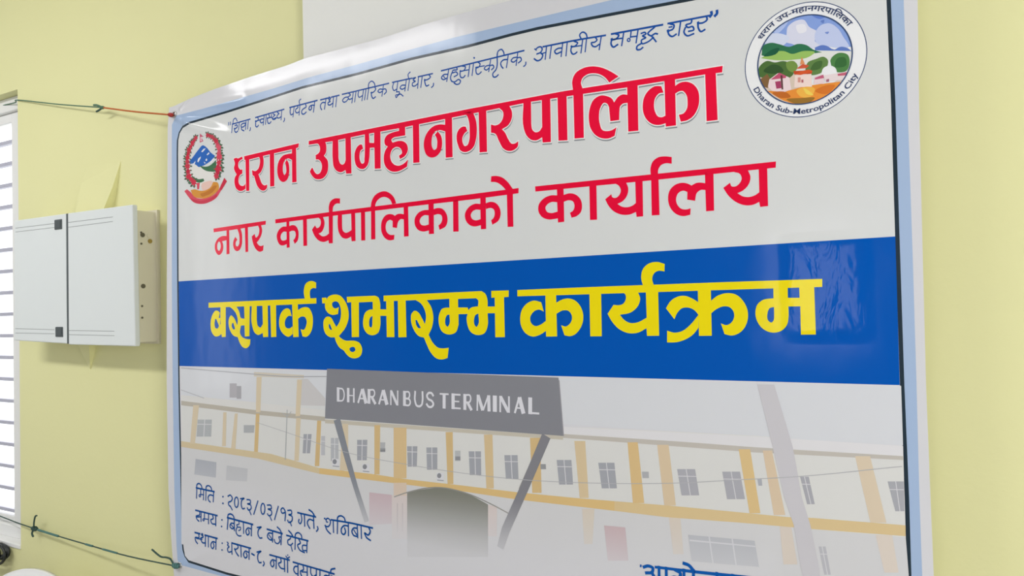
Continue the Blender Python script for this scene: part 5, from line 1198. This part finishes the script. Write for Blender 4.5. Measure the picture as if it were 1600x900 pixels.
def fade(x, z, c):
    """the printed picture dissolves into the paper towards its foot"""
    t = min(1, max(0, (.345-z)/.16)); t = t*t*(3-2*t)*.92
    if x > 1.60: t = 0
    pale = ink('C9C9CE'); return [c[i]*(1-t)+pale[i]*t for i in range(3)]
I = Ink(); I.poly([[(x, z) for x, z in frame_loop(-.0031) if z < .58]+[(1.8023, .5838), (.0605, .5838)]], 7.5, ink('C9C9CE'))
press(I, PRINT['photo'], 8, None); I.done('terminal_photograph', banner, tint=fade)
I = Ink()
for n, line in enumerate(PRINT['title'].strip().split('\n')):
    lps = [curve(parse(p)) for p in line.split(' ', 3)[3].split('/')]
    I.grown(lps, .0013, 9+(n % 8)*.12, ink('85898D'), (.0007, -.0034))
    I.grown(lps, .0020, 11+(n % 8)*.12, ink('EEEEF0'))
I.done('title_outline', banner)
I = Ink(); press(I, PRINT['title'], 13, ink('DE0F38')); I.done('title_lettering', banner)
I = Ink(); press(I, PRINT['subtitle'], 9, ink('DA0C36')); I.done('subtitle_lettering', banner)
I = Ink(); press(I, PRINT['programme'], 11, ink('E0CE10')); I.done('programme_lettering', banner)
I = Ink(); press(I, PRINT['slogan'], 9, ink('1A4A98')); I.done('slogan_lettering', banner)
I = Ink(); press(I, PRINT['details'], 22, ink('07478C')); I.done('date_and_place_lettering', banner)
I = Ink(); press(I, PRINT['organiser'], 22, ink('0B52A0')); I.done('organiser_lettering', banner)
I = Ink(); press(I, PRINT['emblem'], 8, None); I.done('state_emblem', banner)
# round city seal: painted view, ring, lettering bent round the ring
SC, SR = (1.6793, 1.1195), .0948
RI = SR*.777
I = Ink(); I.poly([[(SC[0]+SR*math.cos(a*math.pi/48), SC[1]+SR*math.sin(a*math.pi/48)) for a in range(96)]], 7, ink('DDDEE4'))
I.stroke([(SC[0]+SR*math.cos(a*math.pi/48), SC[1]+SR*math.sin(a*math.pi/48)) for a in range(96)], .0014, 8, ink('37476E'), True)
seal = I.done('city_seal', banner)
I = Ink(); press(I, PRINT['sealpic'], 8, None)
# trim the painted view to the inner circle
bm = I.bm
for k in range(64):
    a = k*2*math.pi/64; n = Vector((math.cos(a), 0, math.sin(a)))
    bmesh.ops.bisect_plane(bm, geom=bm.verts[:]+bm.edges[:]+bm.faces[:], dist=1e-7, plane_co=Vector((SC[0], 0, SC[1]))+n*RI*math.cos(math.pi/64), plane_no=n, clear_outer=True)
I.done('painted_view', seal)
I = Ink(); I.stroke([(SC[0]+RI*math.cos(a*math.pi/48), SC[1]+RI*math.sin(a*math.pi/48)) for a in range(96)], .0019, 20, ink('33486F'), True); I.done('inner_ring', seal)
def ring_text(body, a0, a1, base_r, inward, size, name, bold=0.0):
    cu = bpy.data.curves.new('lettering', 'FONT'); cu.body = body; cu.size = 1; cu.resolution_u = 3; cu.offset = bold
    to = bpy.data.objects.new('lettering', cu); C.objects.link(to)
    ev = to.evaluated_get(bpy.context.evaluated_depsgraph_get()); me = ev.to_mesh()
    V = [v.co.copy() for v in me.vertices]; F = [tuple(p.vertices) for p in me.polygons]; ev.to_mesh_clear()
    bpy.data.objects.remove(to); bpy.data.curves.remove(cu)
    x0, x1 = min(v.x for v in V), max(v.x for v in V)
    I = Ink()
    def at(v):
        a = R(a0+(a1-a0)*(v.x-x0)/(x1-x0)); r = base_r+(-1 if inward else 1)*v.y*size
        return (SC[0]+r*math.cos(a), SC[1]+r*math.sin(a))
    for f in F:
        q = [at(V[i]) for i in f]; ar = sum(q[k][0]*q[(k+1) % len(q)][1]-q[(k+1) % len(q)][0]*q[k][1] for k in range(len(q)))
        I.face(q if ar > 0 else q[::-1], 20, ink('2B3A60'))
    return I.done(name, seal)
ring_text('Dharan Sub-Metropolitan City', -156.5, -25.5, SR*.945, True, .0128, 'english_ring_lettering', .012)
ring_text('धरान उप-महानगरपािलका', 144.5, 30.5, SR*.845, False, .0135, 'devanagari_ring_lettering', .012)
# the two small rings the strings are tied to
for x, z in ((.052, 1.277), (.050, .043)):
    bm = bmesh.new(); y = -disp(x, z)-.0012
    ring = [(x+.007*math.cos(a*math.pi/8), y, z+.007*math.sin(a*math.pi/8)) for a in range(17)]
    tube(bm, ring, .0018, 8, caps=False)
    bmesh.ops.remove_doubles(bm, verts=bm.verts, dist=1e-5)
    link('eyelet', bm, M_steel, banner, True)

# ------------------------------------------------------------------ strings
def cord(name, parent, pts, r, mat, org, n=8, smooth=True):
    bm = bmesh.new(); pts = [Vector(p)-Vector(org) for p in pts]
    tube(bm, smooth_path(pts, 5) if smooth else pts, r, n); return link(name, bm, mat, parent, True)
def knot(name, parent, c, ax, r, mat, org):
    """wrapped knot: a fat short bead with three turns"""
    bm = bmesh.new(); c = Vector(c)-Vector(org); ax = Vector(ax).normalized(); a = ax.orthogonal().normalized(); b = ax.cross(a)
    pts = [c+ax*(t/40-.5)*r*4+(a*math.cos(t*.55)+b*math.sin(t*.55))*r*(.9-.5*abs(t/20-1)) for t in range(41)]
    tube(bm, pts, r*.55, 7); return link(name, bm, mat, parent, True)
o = (-2.745, -.006, 2.31)
st = tag(empty('string', o), 'green and orange string tying the upper left corner of the banner to the window', 'string')
P0, P1, P2, P3 = (-2.945, .04, 2.3365), (-2.728, -.006, 2.3128), (-2.1908, -.035, 2.1957), (-1.8006, -.0745, 2.1045)
cord('green_cord', st, [(-3.22, .054, 2.293), (-3.21, .052, 2.31), (-3.10, .05, 2.345), P0, (-2.80, .02, 2.322), P1, (-2.45, -.020, 2.250), P2], .0020, M_green, o)
cord('orange_cord', st, [P2, (-2.0, -.054, 2.149), P3], .0024, M_orange, o)
knot('knot', st, P2, (1, 0, -.2), .004, M_green, o)
cord('loose_end', st, [P2, (-2.205, -.036, 2.190), (-2.222, -.036, 2.187)], [.003]*10+[.0015], M_dgreen, o)
cord('loose_end', st, [P2, (-2.215, -.036, 2.206), (-2.236, -.036, 2.210)], [.0032]*10+[.0015], M_green, o)
knot('red_knot', st, (-1.8085, -.0745, 2.1062), (1, 0, -.2), .0045, M_red, o)
o = (-2.757, -.006, .853)
st = tag(empty('string', o), 'dark green knotted string tying the lower left corner of the banner to the window', 'string')
A = [(-3.22, .05, .862), (-3.15, .05, .840), (-3.01, .04, .8430), (-2.88, .018, .8480), (-2.7555, -.007, .8545), (-2.6239, -.018, .8536), (-2.4546, -.026, .8506), (-2.2778, -.037, .8514), (-2.0607, -.052, .854), (-1.8014, -.0745, .8700)]
cord('dark_cord', st, A, .0020, M_dgreen, o)
cord('teal_wrap', st, [(-2.60, -.0195, .8530), (-2.54, -.022, .8518), (-2.47, -.0255, .8508)], .0036, M_teal, o)
cord('teal_wrap', st, [(-2.30, -.036, .8513), (-2.26, -.038, .8515)], .0032, M_teal, o)
cord('teal_wrap', st, [(-2.20, -.0425, .8520), (-2.12, -.048, .8530)], .0030, M_teal, o)
knot('knot', st, (-2.6239, -.018, .8536), (1, 0, 0), .0065, M_dgreen, o)
cord('loose_end', st, [(-2.6239, -.020, .8536), (-2.612, -.026, .875), (-2.600, -.028, .899), (-2.590, -.028, .903)], .0026, M_dgreen, o)
cord('loose_end', st, [(-2.6239, -.020, .8536), (-2.632, -.022, .838), (-2.624, -.022, .828)], .0030, M_dgreen, o)
cord('loose_end', st, [(-1.8231, -.0745, .8728), (-1.838, -.072, .884), (-1.860, -.070, .885), (-1.885, -.070, .884), (-1.922, -.070, .898)], .0025, M_dgreen, o)
knot('knot', st, (-1.8115, -.0745, .8705), (1, 0, 0), .006, M_teal, o)

# ------------------------------------------------------------------ distribution box
o = Vector((-2.28, 0, 1.47))
db = tag(empty('distribution_box', o), 'white two-door electrical distribution box with black latches on the yellow wall', 'electrical box')
def dbp(name, bm, mat, parent=db, smooth=False): 
    bmesh.ops.translate(bm, verts=bm.verts, vec=-o); return link(name, bm, mat, parent, smooth)
bm = bmesh.new(); slab(bm, [(-2.575, 1.488), (-1.978, 1.476), (-1.978, 1.858), (-2.575, 1.862)], -.072, 0); bevel(bm, .004)
body = dbp('body', bm, M_body)
bm = bmesh.new(); slab(bm, [(-2.585, 1.482), (-1.970, 1.470), (-1.970, 1.864), (-2.585, 1.868)], -.008, 0)
dbp('back_flange', bm, M_body)
def door(quad, lines):
    bm = bmesh.new(); slab(bm, quad, -.090, -.073); bevel(bm, .0035, 3)
    for (x0, z0), (x1, z1) in lines: slab(bm, [(x0, z0-.0007), (x1, z1-.0007), (x1, z1+.0007), (x0, z0+.0007)], -.0904, -.089, 1)
    return dbp('door', bm, [M_door, M_groove])
d1 = door([(-2.5986, 1.4841), (-2.2969, 1.4738), (-2.2949, 1.8727), (-2.5932, 1.8748)], [((-2.583, 1.8492), (-2.357, 1.8467)), ((-2.583, 1.8367), (-2.357, 1.8345)), ((-2.588, 1.5223), (-2.362, 1.5172)), ((-2.588, 1.5082), (-2.362, 1.5047))])
d2 = door([(-2.287, 1.4713), (-1.9576, 1.4672), (-1.9633, 1.8701), (-2.2852, 1.8727)], [((-2.283, 1.8439), (-2.055, 1.8423)), ((-2.283, 1.8292), (-2.055, 1.829)), ((-2.285, 1.5143), (-2.054, 1.5108)), ((-2.285, 1.5018), (-2.054, 1.4978))])
bm = bmesh.new(); slab(bm, [(-2.2969, 1.474), (-2.286, 1.474), (-2.286, 1.872), (-2.2969, 1.872)], -.0885, -.072); dbp('dark_gap_strip', bm, M_dark)
for z in (1.8420, 1.5105):
    bm = bmesh.new(); slab(bm, [(-2.3545, z-.0155), (-2.3150, z-.0158), (-2.3150, z+.0152), (-2.3545, z+.0155)], -.0925, -.088); bevel(bm, .002)
    slab(bm, [(-2.3490, z-.010), (-2.3205, z-.010), (-2.3205, z+.010), (-2.3490, z+.010)], -.0935, -.091)
    dbp('latch', bm, M_dark, d1)
for y, z, r, mt in ((-.050, 1.787, .0065, M_hole), (-.030, 1.787, .0065, M_body), (-.027, 1.7705, .0065, M_brass), (-.050, 1.6388, .0065, M_hole)):
    bm = bmesh.new(); disc(bm, (-1.979, y, z), (1, 0, 0), r, .0035); dbp('knockout', bm, mt, body)
for z in (1.794, 1.7615, 1.5812, 1.5478):
    bm = bmesh.new(); disc(bm, (-1.979, -.054, z), (1, 0, 0), .0032, .0025, 10); dbp('screw', bm, M_hole, body)

# ------------------------------------------------------------------ cable bundle below the window, chair below the box
o = Vector((-2.86, 0, .745))
cb = tag(empty('cable_bundle', o), 'looped black cable hanging on the wall under the window at the left edge', 'cable')
for i, (rx, rz, dx, dz) in enumerate(((.062, .030, 0, 0), (.070, .036, -.004, -.004), (.055, .026, .004, .004), (.066, .033, -.01, -.002), (.072, .050, -.012, -.018), (.050, .052, -.022, -.022))):
    bm = bmesh.new()
    tube(bm, [(dx+rx*math.cos(a*math.pi/16), -.012-.003*i+.002*math.sin(a*.4), dz*.6+.004+.72*rz*math.sin(a*math.pi/16)) for a in range(33)], .0048, 7, False)
    bmesh.ops.remove_doubles(bm, verts=bm.verts, dist=1e-4)
    link('cable_loop', bm, M_black, cb, True)
bm = bmesh.new(); disc(bm, (0, 0, .024), (0, -1, 0), .004, .035, 10); disc(bm, (0, -.034, .024), (0, -1, 0), .007, .003, 10); link('nail', bm, M_hole, cb, True)

CX, CY, CZ = -2.37, -.36, .0
ch = tag(empty('chair', (CX, CY, CZ)), 'white moulded plastic chair with its back to the wall under the distribution box', 'chair')
bm = bmesh.new()
# back shell: curved grid leaning towards the wall, with an arched top edge
NX, NZ = 16, 12
def back_pt(i, j, off):
    s = -1+2*i/NX; t = j/NZ
    top = .790-.040*s*s-.03*s**6; z = .42+(top-.42)*t
    return Vector((.205*s*(1+.03*t), .17+.055*t-.035*s*s+off, z))
g = {}
for o_ in (0, .014):
    for i in range(NX+1):
        for j in range(NZ+1): g[i, j, o_] = bm.verts.new(back_pt(i, j, o_))
slots = {(i, j) for i in (2, 5, 8, 11, 13) for j in range(3, 9)}
for i in range(NX):
    for j in range(NZ):
        if (i, j) in slots: continue
        bm.faces.new((g[i, j, 0], g[i+1, j, 0], g[i+1, j+1, 0], g[i, j+1, 0]))
        bm.faces.new((g[i, j, .014], g[i, j+1, .014], g[i+1, j+1, .014], g[i+1, j, .014]))
solid = lambda i, j: 0 <= i < NX and 0 <= j < NZ and (i, j) not in slots
for i in range(NX):
    for j in range(NZ):
        if not solid(i, j): continue
        for (di, dj), (p, q) in (((-1, 0), ((i, j), (i, j+1))), ((1, 0), ((i+1, j+1), (i+1, j))), ((0, -1), ((i+1, j), (i, j))), ((0, 1), ((i, j+1), (i+1, j+1)))):
            if not solid(i+di, j+dj): bm.faces.new((g[(*p, 0)], g[(*q, 0)], g[(*q, .014)], g[(*p, .014)]))
link('backrest', bm, M_plastic, ch, True)
bm = bmesh.new()
n = 28; loop = []
for k in range(n):
    a = 2*math.pi*k/n; e = .55
    loop.append((.215*math.copysign(abs(math.cos(a))**e, math.cos(a)), .205*math.copysign(abs(math.sin(a))**e, math.sin(a))-.02))
t_ = [bm.verts.new((x, y, .435-.012*(1-(x/.215)**2))) for x, y in loop]; b_ = [bm.verts.new((x*.97, y*.97, .412-.012*(1-(x/.215)**2))) for x, y in loop]
ct = bm.verts.new((0, -.02, .415)); cb_ = bm.verts.new((0, -.02, .392))
for k in range(n):
    q = (k+1) % n
    bm.faces.new((t_[k], t_[q], ct)); bm.faces.new((b_[q], b_[k], cb_)); bm.faces.new((t_[k], b_[k], b_[q], t_[q]))
link('seat', bm, M_plastic, ch, True)
for sx in (-1, 1):
    for y0, y1 in ((-.185, -.22), (.155, .20)):
        bm = bmesh.new()
        tube(bm, [(sx*.185, y0, .425), (sx*.195, (y0+y1)/2, .22), (sx*.215, y1, 0)], [.026, .022, .018], 4); link('leg', bm, M_plastic, ch)
    bm = bmesh.new()
    tube(bm, smooth_path([(sx*.19, -.19, .42), (sx*.225, -.20, .53), (sx*.235, -.15, .62), (sx*.235, 0, .64), (sx*.225, .12, .635), (sx*.205, .185, .61)], 5), .014, 8); link('armrest', bm, M_plastic, ch, True)
